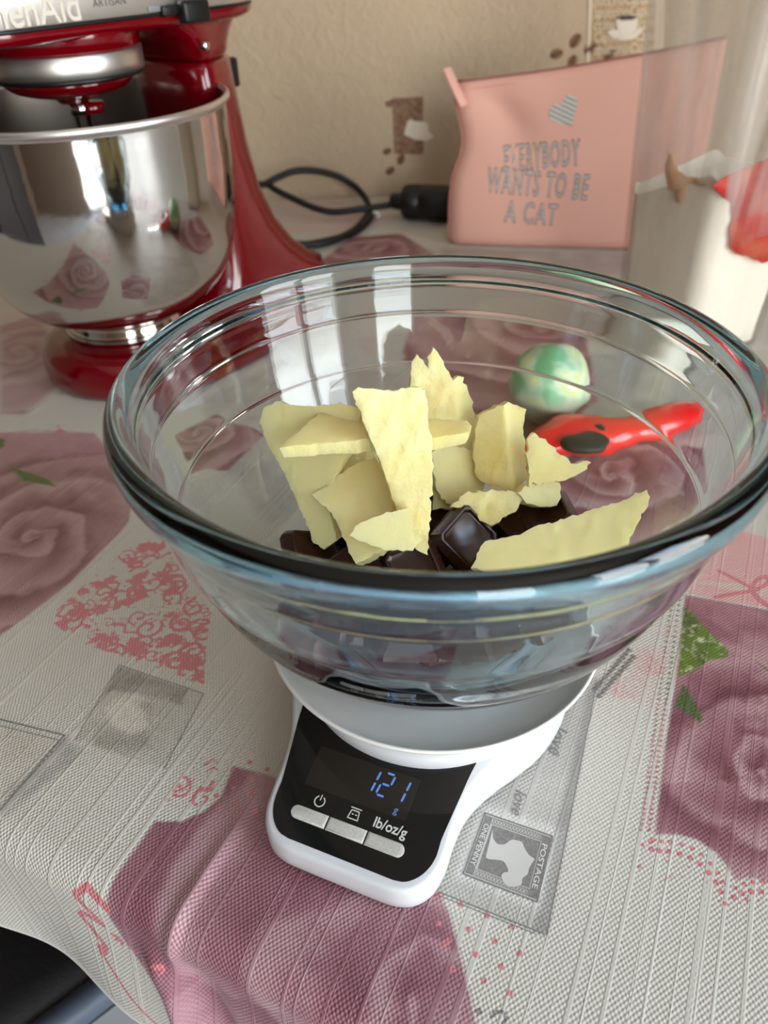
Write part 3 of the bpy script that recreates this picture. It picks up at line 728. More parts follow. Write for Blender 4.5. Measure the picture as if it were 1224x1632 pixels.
decal_poly('stamp_bust', [st(*p) for p in [(q.x, q.y) for q in catmull([(a, b, 0) for a, b in bust], 3, True)]], M_field, .0003)
for q in ((.022, .125), (.88, .985)): decal_poly('stamp_name_bar', [st(q[0], .03), st(q[1], .03), st(q[1], .97), st(q[0], .97)], M_ink, .00022)
bars = []
for b0, b1 in ((.035, .125), (.875, .965)):
    for a in np.arange(.135, .86, .045):
        bars += [strip([st(a, b0), st(min(a + .045, .875), b1)], .00010, .00028), strip([st(a, b1), st(min(a + .045, .875), b0)], .00010, .00028)]
    bars += [strip([st(.135, b0), st(.875, b0)], .00012, .00029), strip([st(.135, b1), st(.875, b1)], .00012, .00029)]
obj('stamp_lattice', *join(*bars), M_ink, cloth, smooth=False)
for L_, w_ in (([(952, 1085), (871, 1490)], .0002), ([(700, 1422), (868, 1489)], .00022), ([(698, 1427), (852, 1488)], .00015), ([(190, 1060), (325, 1106), (262, 1226)], .0002), ([(190, 1060), (120, 1180)], .00018), ([(-60, 1132), (103, 1172), (0, 1292)], .0004), ([(-60, 1142), (94, 1180)], .0002)):
    obj('postcard_line', *strip([tp(p) for p in L_], w_, .0002), M_ink, cloth, smooth=False)
# letters run across the stamp: text x -> b, text up -> +a
stamp_text('ONE PENNY', .075, 'stamp_lettering'); stamp_text('POSTAGE', .925, 'stamp_lettering')
for (pa, pb) in (((893, 1158), (884, 1204)), ((830, 1260), (822, 1300))):
    V, F = textmesh('love', 1, shear=.35); A = np.array(tp(pa)); B = np.array(tp(pb)); d = B - A; L = np.hypot(*d); d = d / L; nn = np.array([-d[1], d[0]])
    wd = max(v.x for v in V) - min(v.x for v in V); mn = min(v.x for v in V)
    on_cloth((V, F), lambda v: tuple(A + d * (v.x - mn) / wd * L + nn * v.y * L / wd * 1.0), 'script_lettering', M_script)

# ------------------------------------------------------------------ kitchen scale
SROT = radians(-24)
scale = thing('kitchen_scale', 'white digital kitchen scale with black display panel reading 121 g', 'scale', (0, 0, 0), SROT)
XC = -.003
half = [(0, -.1095), (.014, -.1095), (.0245, -.109), (.032, -.106), (.037, -.0995), (.0390, -.090), (.0395, -.077), (.0415, -.064), (.047, -.051), (.0545, -.038), (.0615, -.024), (.0655, -.008), (.066, .010), (.0615, .031), (.049, .050), (.028, .063), (0, .067)]
def xcf(y):
    f = -.0008 - .0022 * max(0, min(1, (y + .092) / .035)); return f * min(1, max(0, (.02 - y) / .06))
outl = [(xcf(y) + x, y) for x, y in half] + [(xcf(y) - x, y) for x, y in half[-2:0:-1]]
ol = [(p.x, p.y) for p in catmull([(x, y, 0) for x, y in outl], 5, True)]
def hz(y): return .0168 + .0135 * max(0, min(1, (y + .106) / .068))
def ring(s, z, c=(0, -.02)): return [(c[0] + (x - c[0]) * s, c[1] + (y - c[1]) * s, z if not callable(z) else z(c[1] + (y - c[1]) * s)) for x, y in ol]
def inset(d, z):
    out = []; n = len(ol)
    for i in range(n):
        a, b, c = ol[i - 1], ol[i], ol[(i + 1) % n]; tx, ty = c[0] - a[0], c[1] - a[1]; l = hypot(tx, ty)
        x, y = b[0] - ty / l * d, b[1] + tx / l * d
        out.append((x, y, z(y) if callable(z) else z))
    return out
secs = [inset(.004, .0012), inset(.0015, .0016), inset(.0002, .004), inset(0, .008), inset(0, lambda y: hz(y) - .0026), inset(.0003, lambda y: hz(y) - .0012), inset(.0010, lambda y: hz(y) - .0003), inset(.0020, lambda y: hz(y))]
last = secs[-1]
for s in (.85, .65, .4, .2): secs.append([(0 + p[0] * s, -.02 + (p[1] + .02) * s, hz(-.02 + (p[1] + .02) * s)) for p in last])
obj('body', *loft(secs), M_white, scale)
for x, y in ((-.03, -.09), (.025, -.09), (-.035, .03), (.035, .03)):
    obj('foot', *lathe([(0, 0.0004), (.006, .0004), (.006, .003), (0, .003)], 16, (x, y)), M_black, scale)
# neck under the plate
obj('platform', *lathe([(0, .024), (.0625, .024), (.0635, .0262), (.0638, .031), (.0630, .0335), (.060, .0345), (0, .0345)], 96), M_white, scale)
def on_top(vf, e): return [Vector((v[0], v[1], hz(v[1]) + e + v[2])) for v in vf[0]], vf[1]
# black display panel with rounded front corners
rows = []; ys = [-.1055 + .0006 * i for i in range(18)] + [-.0947 + .003 * i for i in range(21)]
def pw(y):
    t = max(0, min(1, (y + .1055) / .016)); w = .0228 + .0130 * sqrt(max(0, 1 - (1 - t) ** 2))
    return w + .0062 * max(0, min(1, (y + .085) / .04))
V = []; F = []; nx = 16
for e in (.0003, -.0012):
    for y in ys:
        for i in range(nx + 1):
            x = xcf(y) + (2 * i / nx - 1) * pw(y); V.append((x, y, hz(y) + e))
m_ = len(ys); N1 = m_ * (nx + 1)
for j in range(m_ - 1):
    for i in range(nx):
        q = j * (nx + 1) + i; F.append((q, q + 1, q + nx + 2, q + nx + 1))
bd = [i for i in range(nx)] + [j * (nx + 1) + nx for j in range(m_ - 1)] + [(m_ - 1) * (nx + 1) + nx - i for i in range(nx)] + [(m_ - 1 - j) * (nx + 1) for j in range(m_ - 1)]
for a_, b_ in zip(bd, bd[1:] + bd[:1]): F.append((b_, a_, a_ + N1, b_ + N1))
panel = obj('display_panel', V, F, M_blackgloss, scale, smooth=False)
sl = .0135 / .064
def flatbox(x0, x1, y0, y1, e0, e1, b=.0004):
    return on_top(rbox(x0, x1, y0, y1, e0, e1, b), 0)
obj('lcd_window', *flatbox(-.0275, .0185, -.0835, -.0660, .0002, .0006, .0001), M_lcd, panel, smooth=False)
def seg_digit(x, y, w, h, segs, t=.00092, lean=.10):
    out = []
    S = {'a': ((0, 1), (1, 1)), 'b': ((1, 1), (1, .5)), 'c': ((1, .5), (1, 0)), 'd': ((0, 0), (1, 0)), 'e': ((0, .5), (0, 0)), 'f': ((0, 1), (0, .5)), 'g': ((0, .5), (1, .5))}
    for s in segs:
        (ax, ay), (bx, by) = S[s]; A = Vector((x + ax * w + lean * ay * h, y + ay * h, 0)); B = Vector((x + bx * w + lean * by * h, y + by * h, 0))
        d = (B - A).normalized(); A2 = A + d * t * .45; B2 = B - d * t * .45; n_ = Vector((-d.y, d.x, 0)) * t * .5
        P = [A2, A2 + d * t * .5 + n_, B2 - d * t * .5 + n_, B2, B2 - d * t * .5 - n_, A2 + d * t * .5 - n_]
        out.append(([Vector((p.x, p.y, .0007)) for p in P], [(0, 5, 4, 3, 2, 1)]))
    return on_top(join(*out), 0)
for x, s in ((-.0035, 'bc'), (.0030, 'abged'), (.0100, 'bc')):
    obj('lcd_digit', *seg_digit(x, -.0775, .0042, .0098, s), M_digit, panel, smooth=False)
V, F = textmesh('g', .0042, res=3); obj('lcd_unit', *on_top(([Vector((v.x + .0135, v.y - .0808, .0007)) for v in V], F), 0), M_digit, panel, smooth=False)
# buttons: three segments of one rounded bar
bx = (-.0278, -.0112, .0060, .0228)
for i in range(3):
    xa, xb = bx[i] + .0003, bx[i + 1] - .0003; yb0, yb1 = -.0975, -.0922; r = (yb1 - yb0) / 2; pts = []
    la = i == 0; lb = i == 2
    if la: pts += [(xa + r + r * cos(t), (yb0 + yb1) / 2 + r * sin(t)) for t in np.linspace(pi / 2, 3 * pi / 2, 12)]
    else: pts += [(xa, yb1), (xa, yb0)]
    if lb: pts += [(xb - r + r * cos(t), (yb0 + yb1) / 2 + r * sin(t)) for t in np.linspace(-pi / 2, pi / 2, 12)]
    else: pts += [(xb, yb0), (xb, yb1)]
    cx = sum(p[0] for p in pts) / len(pts); cy = sum(p[1] for p in pts) / len(pts)
    sh = lambda s, z: [(cx + (x - cx) * (1 - s / .008), cy + (y - cy) * (1 - s / .0027), hz(y) + z) for x, y in pts]
    obj('button', *loft([sh(0, .0000), sh(0, .0007), sh(.0002, .0010), sh(.0008, .0011)]), M_button, scale, auto=50)
def ringstrip(c, r0, r1, a0, a1, n=24):
    V = []; F = []
    for i in range(n + 1):
        t = a0 + (a1 - a0) * i / n
        V += [Vector((c[0] + r0 * cos(t), c[1] + r0 * sin(t), .0006)), Vector((c[0] + r1 * cos(t), c[1] + r1 * sin(t), .0006))]
    for i in range(n): F.append((2 * i, 2 * i + 1, 2 * i + 3, 2 * i + 2))
    return V, F
def bar(xa, ya, xb, yb, t=.00045):
    A = Vector((xa, ya, .0006)); B = Vector((xb, yb, .0006)); d = (B - A).normalized(); n_ = Vector((-d.y, d.x, 0)) * t / 2
    return [A - n_, B - n_, B + n_, A + n_], [(0, 1, 2, 3)]
obj('power_icon', *on_top(join(ringstrip((-.0178, -.0880), .0019, .0024, pi / 2 + .5, pi / 2 + 2 * pi - .5), bar(-.0178, -.0876, -.0178, -.0852)), 0), M_print, panel, smooth=False)
cx, cy = -.0020, -.0884
obj('tare_icon', *on_top(join(bar(cx - .0024, cy + .0028, cx + .0024, cy + .0028), bar(cx - .0017, cy + .0018, cx + .0017, cy + .0018), bar(cx - .0017, cy + .0018, cx - .0022, cy - .0016), bar(cx + .0017, cy + .0018, cx + .0022, cy - .0016),
    bar(cx - .0024, cy - .0016, cx + .0024, cy - .0016), bar(cx - .0011, cy + .0003, cx - .0003, cy + .0003), bar(cx + .0004, cy + .0003, cx + .0012, cy + .0003)), 0), M_print, panel, smooth=False)
V, F = textmesh('lb/oz/g', .0058, offset=.0001, sx=.92); obj('unit_lettering', *on_top(([Vector((v.x + .0138, v.y - .0880, .0006)) for v in V], F), 0), M_print, panel, smooth=False)
# dished weighing plate
pp = [(0, .0346), (.050, .0346), (.0602, .0350), (.0640, .0375), (.0690, .0440), (.0735, .0508), (.0756, .0538), (.0762, .0549), (.0757, .0557), (.0748, .0555), (.0735, .0538), (.0700, .0488), (.0655, .0458), (.058, .0441), (.050, .0438), (.02, .0438), (0, .0438)]
obj('weighing_plate', *lathe([(p.x, p.z) for p in catmull([(r, 0, z) for r, z in pp], 4)], 128), M_plate, scale)

# ------------------------------------------------------------------ glass bowl
go = [(0, .0462), (.038, .0462), (.041, .0449), (.0435, .0442), (.0460, .0447), (.0500, .0480), (.0590, .0590), (.0692, .0720), (.0800, .0855), (.0900, .0990), (.0958, .1090), (.0995, .1180), (.1022, .1260), (.1032, .1290), (.1037, .1303), (.1048, .1316), (.1072, .140), (.1094, .150), (.1101, .1535), (.1106, .1547), (.1116, .1559),
      (.1134, .163), (.1141, .1668), (.1154, .1682), (.1176, .1692), (.1186, .1715), (.1189, .1748), (.1184, .1782), (.1170, .1804), (.1145, .1816), (.1120, .1811), (.1103, .1795), (.1095, .1765),
      (.1085, .170), (.1070, .160), (.1052, .150), (.1030, .140), (.1004, .1310), (.0976, .1230), (.0946, .1155), (.0910, .1080), (.0852, .0990), (.0752, .0870), (.0645, .0735), (.0540, .0610), (.0455, .0535), (.038, .0515), (.028, .0510), (0, .0510)]
gp = catmull([(r, 0, z) for r, z in go], 4)
bowl = tag(obj('glass_bowl', *lathe([(max(p.x, 0) if i not in (0, len(gp) - 1) else 0, p.z) for i, p in enumerate(gp)], 160), M_glass), 'large clear glass mixing bowl standing on the white kitchen scale', 'bowl')
bm = bmesh.new(); bm.from_mesh(bowl.data); bmesh.ops.recalc_face_normals(bm, faces=bm.faces); bm.to_mesh(bowl.data); bm.free()

# ------------------------------------------------------------------ butter
def in_poly(p, P):
    ins = False; n = len(P)
    for i in range(n):
        (ax, ay), (bx, by) = P[i], P[(i + 1) % n]
        if (ay > p[1]) != (by > p[1]) and p[0] < (bx - ax) * (p[1] - ay) / (by - ay + 1e-15) + ax: ins = not ins
    return ins
def slab(name, pts, anchor, za, nrm, thick, seed, m, label, group, rough=.0007, ridge=None, curl=0, lean=(0, 0, 0), jag=.0006, step=.0017):
    rnd = random.Random(seed); n = Vector(nrm).normalized(); P0 = unz(anchor, za)
    W = [unp(p, P0, n) for p in pts]; c = sum(W, Vector()) / len(W)
    a = Vector((0, 0, 1)).cross(n); a.normalize(); b = n.cross(a)
    P = [((w_ - c).dot(a), (w_ - c).dot(b)) for w_ in W]
    B = []
    for i in range(len(P)):
        A_, Bq = Vector(P[i]), Vector(P[(i + 1) % len(P)]); k = max(1, int((Bq - A_).length / step))
        for j in range(k): 
            q = A_.lerp(Bq, j / k); B.append(Vector((q.x + rnd.gauss(0, jag * .5), q.y + rnd.gauss(0, jag * .5))))
    BL = [(q.x, q.y) for q in B]
    xs = [q.x for q in B]; ys_ = [q.y for q in B]; I = []
    y = min(ys_)
    while y < max(ys_):
        x = min(xs)
        while x < max(xs):
            q = (x + rnd.uniform(-.3, .3) * step, y + rnd.uniform(-.3, .3) * step)
            if in_poly(q, BL) and min((q[0] - s.x) ** 2 + (q[1] - s.y) ** 2 for s in B) > (step * .6) ** 2: I.append(Vector(q))
            x += step
        y += step
    allv = B + I; nb = len(B)
    r = delaunay_2d_cdt(allv, [], [list(range(nb))], 1, 1e-7)
    V2, F2 = r[0], [tuple(f) for f in r[2]]
    R2 = None
    if ridge:
        ra, rb, sl_ = ridge; wa, wb = (unp(q, P0, n) - c for q in (ra, rb)); A2 = Vector((wa.dot(a), wa.dot(b))); d2 = (Vector((wb.dot(a), wb.dot(b))) - A2).normalized(); R2 = (A2, Vector((-d2.y, d2.x)), sl_)
    so = Vector((seed * 3.1, seed * 1.7, 0))
    def hgt(q):
        v3 = Vector((q.x, q.y, 0))
        h = rough * (mnoise.noise((v3 * 170) + so) + .6 * mnoise.noise(Vector((q.x * 420, q.y * 90, 0)) + so)) + curl * (q.x * q.x) * 10
        if R2:
            d = (q - R2[0]).dot(R2[1]); h -= (R2[2][0] if d < 0 else R2[2][1]) * abs(d)
        return h
    nn = len(V2); ln = Vector(lean)
    def W3(q, h): return c + a * q.x + b * q.y + n * h
    front = [W3(q, hgt(q)) for q in V2]
    back = [W3(q * .97, hgt(q) * .5 - thick * (1 + .25 * mnoise.noise(Vector((q.x * 60, q.y * 60, 5)) + so))) + ln for q in V2]
    ec = {}
    for f in F2:
        for i in range(3):
            e = (f[i], f[(i + 1) % 3]); ec[e] = 1
    bnd = [e for e in ec if (e[1], e[0]) not in ec]
    V = front + back; F = list(F2) + [tuple(reversed([i + nn for i in f])) for f in F2]; mid = {}
    for e in bnd:
        for i in e:
            if i not in mid:
                mid[i] = len(V); q = V2[i]; p = front[i].lerp(back[i], .45 + rnd.uniform(-.12, .12)); o_ = (a * q.x + b * q.y)
                V.append(p + (o_.normalized() if o_.length else o_) * rnd.uniform(-.2, 1.0) * rough)
        i, j = e; F += [(j, i, mid[i], mid[j]), (mid[j], mid[i], i + nn, j + nn)]
    o = obj(name, V, F, m, auto=48)
    bm = bmesh.new(); bm.from_mesh(o.data); bmesh.ops.recalc_face_normals(bm, faces=bm.faces); bm.to_mesh(o.data); bm.free()
    # origin at the piece
    ctr = c.copy(); o.data.transform(Matrix.Translation(-ctr)); o.location = ctr
    return tag(o, label, 'butter', group)
G = 'butter slices in the glass bowl'
slab('butter_slice', [(412, 668), (420, 648), (440, 640), (466, 646), (490, 648), (540, 642), (576, 652), (570, 700), (540, 740), (520, 790), (535, 862), (515, 876), (500, 866), (478, 812), (452, 752), (424, 708)], (512, 870), .089, (-.38, -.76, .52), .007, 1, M_butter2, 'broad leaning butter slice furthest left with a rounded top corner', G, rough=.0004, curl=-.15)
slab('butter_slice', [(443, 713), (470, 692), (510, 658), (560, 656), (640, 662), (700, 668), (742, 671), (751, 680), (746, 690), (690, 697), (590, 700), (500, 708)], (600, 698), .137, (0, -.06, 1), .0062, 2, M_butter, 'flat butter slice lying level across the others behind the upright one', G, rough=.0003)
slab('butter_slice', [(562, 626), (572, 618), (604, 621), (636, 622), (640, 618), (668, 616), (680, 622), (682, 660), (688, 700), (690, 760), (688, 800), (684, 850), (682, 886), (660, 874), (640, 830), (628, 800), (604, 730), (586, 690)], (684, 870), .097, (.10, -.86, .44), .0085, 3, M_butter, 'tall upright butter slice with a rough grained face in the middle', G, rough=.0008, ridge=((575, 640), (640, 815), (.35, .02)))
slab('butter_slice', [(496, 788), (506, 782), (522, 766), (556, 738), (592, 722), (604, 740), (618, 780), (632, 806), (642, 838), (604, 882), (566, 898), (556, 880), (540, 842), (528, 818), (514, 806)], (566, 896), .093, (-.22, -.62, .75), .012, 4, M_butter2, 'thick smooth butter chunk in front on the left of the upright slice', G, rough=.0004, ridge=((500, 800), (620, 850), (.0, .22)))
slab('butter_slice', [(558, 852), (566, 836), (590, 826), (630, 814), (650, 810), (658, 816), (659, 850), (664, 870), (656, 878), (620, 877), (584, 868), (570, 862)], (610, 872), .104, (.02, -.84, .54), .005, 5, M_butter2, 'small pale butter scrap lying on the front of the thick chunk', G, rough=.0003)
slab('butter_slice', [(655, 640), (656, 576), (664, 566), (674, 574), (684, 590), (682, 568), (690, 554), (698, 560), (708, 582), (722, 606), (732, 601), (742, 602), (740, 612), (752, 630), (760, 655), (765, 690), (764, 724), (700, 730), (662, 700)], (710, 722), .108, (.06, -.9, .42), .007, 6, M_butter, 'butter slice standing at the back with a torn forked top', G, rough=.0008, ridge=((726, 606), (740, 720), (.05, .9)))
slab('butter_slice', [(688, 722), (700, 712), (740, 712), (768, 730), (772, 770), (770, 796), (734, 806), (712, 802), (694, 778)], (728, 804), .090, (.15, -.8, .58), .012, 7, M_butter2, 'deep yellow butter piece half hidden between upright slice and right chunk', G, rough=.0005)
slab('butter_slice', [(762, 690), (768, 664), (796, 648), (812, 644), (836, 650), (846, 654), (843, 664), (840, 690), (844, 730), (846, 768), (816, 784), (790, 778), (766, 768), (760, 730)], (810, 782), .100, (.08, -.9, .42), .010, 8, M_butter, 'creased butter chunk standing upright on the right with a pleated edge', G, rough=.0006, ridge=((806, 650), (820, 782), (.55, .75)))
slab('butter_slice', [(842, 700), (850, 690), (868, 700), (886, 714), (904, 732), (918, 740), (942, 737), (934, 748), (918, 758), (900, 766), (870, 768), (844, 776)], (850, 774), .108, (.05, -.84, .54), .0055, 9, M_butter, 'pointed butter flake sticking out towards the red handle', G, rough=.0009, jag=.001)
slab('butter_slice', [(720, 806), (734, 790), (764, 782), (800, 782), (836, 788), (832, 802), (822, 814), (806, 822), (784, 840), (772, 832), (750, 812)], (784, 838), .093, (.05, -.72, .70), .007, 10, M_butter, 'ragged butter scrap lying on the chocolate below the right chunk', G, rough=.001, jag=.001)
slab('butter_slice', [(826, 786), (840, 772), (880, 766), (892, 770), (896, 792), (888, 806), (866, 808), (838, 802)], (860, 806), .098, (.25, -.75, .6), .010, 11, M_butter2, 'small smooth butter lump under the pointed flake', G, rough=.0004)
slab('butter_slice', [(752, 906), (760, 884), (772, 864), (800, 858), (832, 850), (850, 840), (900, 826), (960, 808), (1004, 796), (1012, 786), (1030, 780), (1036, 792), (1024, 812), (1018, 836), (1004, 856), (1003, 880), (960, 892), (900, 906), (840, 914), (790, 916)], (780, 900), .093, (-.165, -.51, .84), .0065, 12, M_butter2, 'long pale butter slice lying in front on the right against the glass', G, rough=.0005, jag=.0007)
slab('butter_slice', [(690, 770), (700, 776), (730, 800), (724, 810), (690, 812)], (706, 808), .087, (0, -.75, .66), .008, 13, M_butter2, 'small dull yellow butter bit just right of the upright slice', G, rough=.0004)

slab('butter_slice', [(462, 724), (520, 716), (590, 712), (606, 738), (588, 762), (540, 782), (506, 772), (480, 748)], (540, 780), .098, (-.1, -.7, .7), .007, 14, M_butter2, 'deep yellow butter sliver in the gap beneath the level slice', G, rough=.0004)

# ------------------------------------------------------------------ chocolate
def choc_mesh():
    s = .0128; V = []; F = []
    def sq(r, z, k=.0018): 
        return [(r, r - k, z), (r - k, r, z), (-r + k, r, z), (-r, r - k, z), (-r, -r + k, z), (-r + k, -r, z), (r - k, -r, z), (r, -r + k, z)]
    secs = [sq(s * .99, -.0045), sq(s, -.0038), sq(s, -.0008), sq(s * .97, .0002), sq(s * .84, .0036), sq(s * .80, .0045), sq(s * .74, .0045), sq(s * .68, .0033), sq(s * .66, .0031)]
    return loft(secs)
CV, CFc = choc_mesh()
cme = None
CH = [  # x, y, z, tilt x, tilt y, spin, label
    (-.0545, .0130, .0815, 14, 26, 12, 'dark chocolate square furthest left, peeking out beneath the leaning butter'),
    (-.0350, .0040, .0790, 26, 6, 38, 'dark chocolate square under the tip of the thick butter chunk'),
    (-.0085, .0000, .0820, 38, -8, 20, 'scuffed dark chocolate square just below the upright butter slice'),
    (.0150, .0140, .0880, 46, 18, 45, 'dark chocolate square tipped up on its corner in the middle'),
    (.0420, .0290, .0840, 14, -10, 30, 'dark chocolate square behind the long pale butter slice'),
    (.0545, .0260, .0880, 6, -30, 8, 'dark chocolate square furthest right, by the glass'),
    (.0020, .0420, .0800, 10, 10, 55, 'dark chocolate square in shade behind the corner-up one'),
    (-.0150, -.0140, .0570, 0, 0, 12, None), (.0140, -.0150, .0570, 0, 0, 40, None), (-.0140, .0140, .0570, 0, 0, 65, None), (.0150, .0140, .0570, 0, 0, 30, None),
    (0, -.0300, .0680, -20, 0, 22, None), (.0290, -.0180, .0680, -8, -18, 48, None), (-.0290, -.0170, .0680, -8, 18, 10, None), (-.0300, .0180, .0680, 10, 18, 70, None), (.0320, .0130, .0680, 6, -18, 35, None), (0, .0320, .0680, 16, 0, 50, None), (0, 0, .0680, 4, 3, 5, None),
    (-.0160, -.0400, .0800, -28, 8, 15, None), (.0150, -.0400, .0800, -26, -8, 55, None), (.0430, -.0240, .0800, -12, -26, 28, None), (-.0440, -.0220, .0800, -14, 26, 62, None), (.0530, .0040, .0790, 0, -30, 20, None), (0, -.0120, .0780, -4, 4, 40, None), (-.0370, .0400, .0800, 22, 20, 20, None)]
for x, y, z, tx, ty, rz, lb in CH:
    if cme is None:
        o = obj('chocolate_square', CV, CFc, M_choc, auto=30); cme = o.data
    else:
        o = bpy.data.objects.new('chocolate_square', cme); COL.objects.link(o)
    o.location = (x, y, z); o.rotation_euler = (Matrix.Rotation(radians(tx), 3, 'X') @ Matrix.Rotation(radians(ty), 3, 'Y') @ Matrix.Rotation(radians(rz), 3, 'Z')).to_euler()
    tag(o, lb or 'dark chocolate square low in the bowl, seen through the glass', 'chocolate', 'chocolate squares in the glass bowl')

# ------------------------------------------------------------------ stand mixer
MIX = (-.24, .39, 0); MROT = radians(50)
mixer = thing('stand_mixer', 'red stand mixer with silver trim at the left by the wall', 'mixer', MIX, MROT)
# base
bo = [(-.083 * cos(t), -.083 * sin(t)) for t in np.linspace(-pi / 2, pi / 2, 22)]            # front half round, from +y to -y
bo = [(x, -y) for x, y in bo]
bo = bo[::-1]
right = [(.05, -.090), (.09, -.086), (.13, -.070), (.17, -.052), (.212, -.036), (.238, -.016), (.242, 0)]
side = [(x, y) for x, y in right]; other = [(x, -y) for x, y in right[-2::-1]]
frontarc = [(-.083 * cos(t), .083 * sin(t)) for t in np.linspace(pi / 2, -pi / 2, 22)]
outline = [(x + .004, y - .005) for x, y in frontarc] + side + other
ob = [(p.x, p.y) for p in catmull([(x, y, 0) for x, y in outline], 2, True)]
def bring(d, z, c=(.08, 0)):
    out = []; n = len(ob)
    for i in range(n):
        a_, b_, c_ = ob[i - 1], ob[i], ob[(i + 1) % n]; tx, ty = c_[0] - a_[0], c_[1] - a_[1]; l = hypot(tx, ty) or 1
        out.append((b_[0] - ty / l * d, b_[1] + tx / l * d, z))
    return out
secs = [bring(.008, .0005), bring(.003, .0015), bring(.0005, .005), bring(0, .012), bring(.0012, .020), bring(.005, .0275), bring(.011, .0325), bring(.020, .0352)]
l0 = secs[-1]
for s, z in ((.7, .0365), (.4, .037), (.1, .037)): secs.append([(.08 + (p[0] - .08) * s, p[1] * s, z) for p in l0])
obj('base', *loft(secs), M_red, mixer)
def dsec(x0, x1, hw, z, n=56, e=3.0):
    out = []
    for x, y, z_ in sellipse((x0 + x1) / 2, 0, (x1 - x0) / 2, hw, z, n, e):
        t = (x - x0) / (x1 - x0); out.append((x, y * (1.10 - .62 * t), z_))
    return out
ps = [(.020, .020, .242, .066), (.030, .045, .238, .064), (.040, .060, .221, .059), (.058, .071, .199, .055), (.085, .078, .177, .052), (.12, .082, .161, .050), (.16, .084, .152, .049), (.20, .082, .147, .049), (.222, .080, .145, .049), (.2255, .083, .142, .046)]
obj('pedestal', *loft([dsec(b, c, d, a) for a, b, c, d in ps]), M_red, mixer)
nk = [(.2262, .084, .140, .045), (.229, .081, .143, .0485), (.236, .076, .145, .050), (.244, .066, .150, .052), (.252, .046, .158, .055), (.257, .016, .163, .057)]
neck = obj('tilt_neck', *loft([dsec(b, c, d, a) for a, b, c, d in nk]), M_red, mixer)
def capsule(z, hw, xf_=-.12, xr=.166, n=20):
    a = [(xf_ + hw - hw * sin(t) * 1.0, hw * cos(t), z) for t in np.linspace(0, pi, n)]
    r_ = hw
    b = [(xr - r_ + r_ * sin(t), -hw * cos(t), z) for t in np.linspace(0, pi, n)]
    return a + b
head = obj('head', *loft([capsule(.2525, .053, -.116, .160), capsule(.2555, .0575), capsule(.2605, .0585, -.121, .167), capsule(.262, .057)] + [capsule(.293, .0575), capsule(.31, .0575, -.119, .164), capsule(.335, .052, -.112, .156), capsule(.355, .038, -.095, .14), capsule(.362, .02, -.07, .11)]), M_red, mixer)
trim = obj('trim_band', *loft([capsule(.2622, .0585, -.1215, .1675), capsule(.2632, .0592, -.1222, .168), capsule(.2918, .0592, -.1222, .168), capsule(.2928, .0585, -.1215, .1675)]), M_alu, mixer)
obj('trim_gasket', *loft([capsule(.2603, .0588, -.1218, .1673), capsule(.2624, .0588, -.1218, .1673)]), M_black, mixer)
V, F = textmesh('KitchenAid', .0225, align='RIGHT', offset=.0002, extrude=.0006, sx=.95)
obj('brand_lettering', [Vector((v.x - .016, -.0596 - v.z, v.y + .2705)) for v in V], F, mat('raised_letter_silver', (205, 198, 186), .3), trim, smooth=False)
V, F = textmesh('ARTISAN', .0062, align='LEFT', sx=1.0, space=1.05)
obj('model_lettering', [Vector((v.x - .006, -.0594, v.y + .2715)) for v in V], F, mat('dark_trim_print', (70, 66, 62), .5), trim, smooth=False)
obj('trim_tab', *rbox(.036, .052, -.0605, -.058, .2632, .2672, .0006), mat('tab_grey', (120, 122, 124), .4), trim)
# planetary hub and beater
hub = obj('hub_housing', *lathe([(.0, .2434), (.050, .2434), (.0540, .2436), (.0555, .2450), (.0562, .252), (.0575, .2575), (0, .2575)], 72), M_red, mixer)
obj('hub_ring', *lathe([(0, .2288), (.0545, .2288), (.0552, .2296), (.0556, .2425), (.0545, .2434), (0, .2434)], 72), M_alu, mixer)
obj('hub_gap', *lathe([(0, .2262), (.0535, .2262), (.0540, .2288), (0, .2288)], 72), M_black, mixer)
obj('planetary', *lathe([(0, .2085), (.010, .2085), (.012, .2100), (.0140, .2135), (.030, .2150), (.0400, .2180), (.0450, .2220), (.0465, .2262), (0, .2262)], 72), M_red, mixer)
obj('attachment_knob', *lathe([(0, .2015), (.009, .2015), (.0095, .203), (.0095, .2085), (0, .2085)], 32, (.007, -.009)), M_red, mixer)
obj('beater_shaft', *lathe([(0, .120), (.0052, .120), (.0058, .123), (.0058, .200), (.0075, .201), (.0075, .2085), (0, .2085)], 28, (.0, -.006)), M_chrome, mixer)
fr = catmull([(-.004, .165, 0), (-.030, .160, 0), (-.052, .135, 0), (-.050, .105, 0), (-.030, .078, 0), (0, .068, 0), (.030, .078, 0), (.050, .105, 0), (.052, .135, 0), (.030, .160, 0), (.004, .165, 0)], 5)
obj('flat_beater', *join(tube([(p.x, -.006, p.y) for p in fr], .0042, 8), tube([(0, -.006, .165), (0, -.006, .07)], .004, 8), tube([(-.048, -.006, .12), (0, -.006, .10), (.048, -.006, .12)], .0035, 8)), M_alu, mixer)
# lever, screws, socket
lev = obj('lock_lever', *rbox(.060, .084, -.0690, -.0600, .2545, .2685, .0025, 3), M_black, mixer)
obj('lever_arm', *rbox(.046, .062, -.0630, -.0590, .2600, .2665, .001), M_black, lev)
for i, (x, y, z) in enumerate(((.090, -.0500, .2375), (.100, -.0478, .192))):
    o = obj('screw', *xf(lathe([(0, 0), (.0036, 0), (.0034, .0012), (.0020, .0022), (0, .0025)], 20), Matrix.Translation((x, y, z)) @ Matrix.Rotation(pi / 2, 4, 'X')), M_chrome, mixer)
obj('rear_socket', *rbox(.136, .1475, -.020, .012, .200, .222, .002), M_black, mixer)

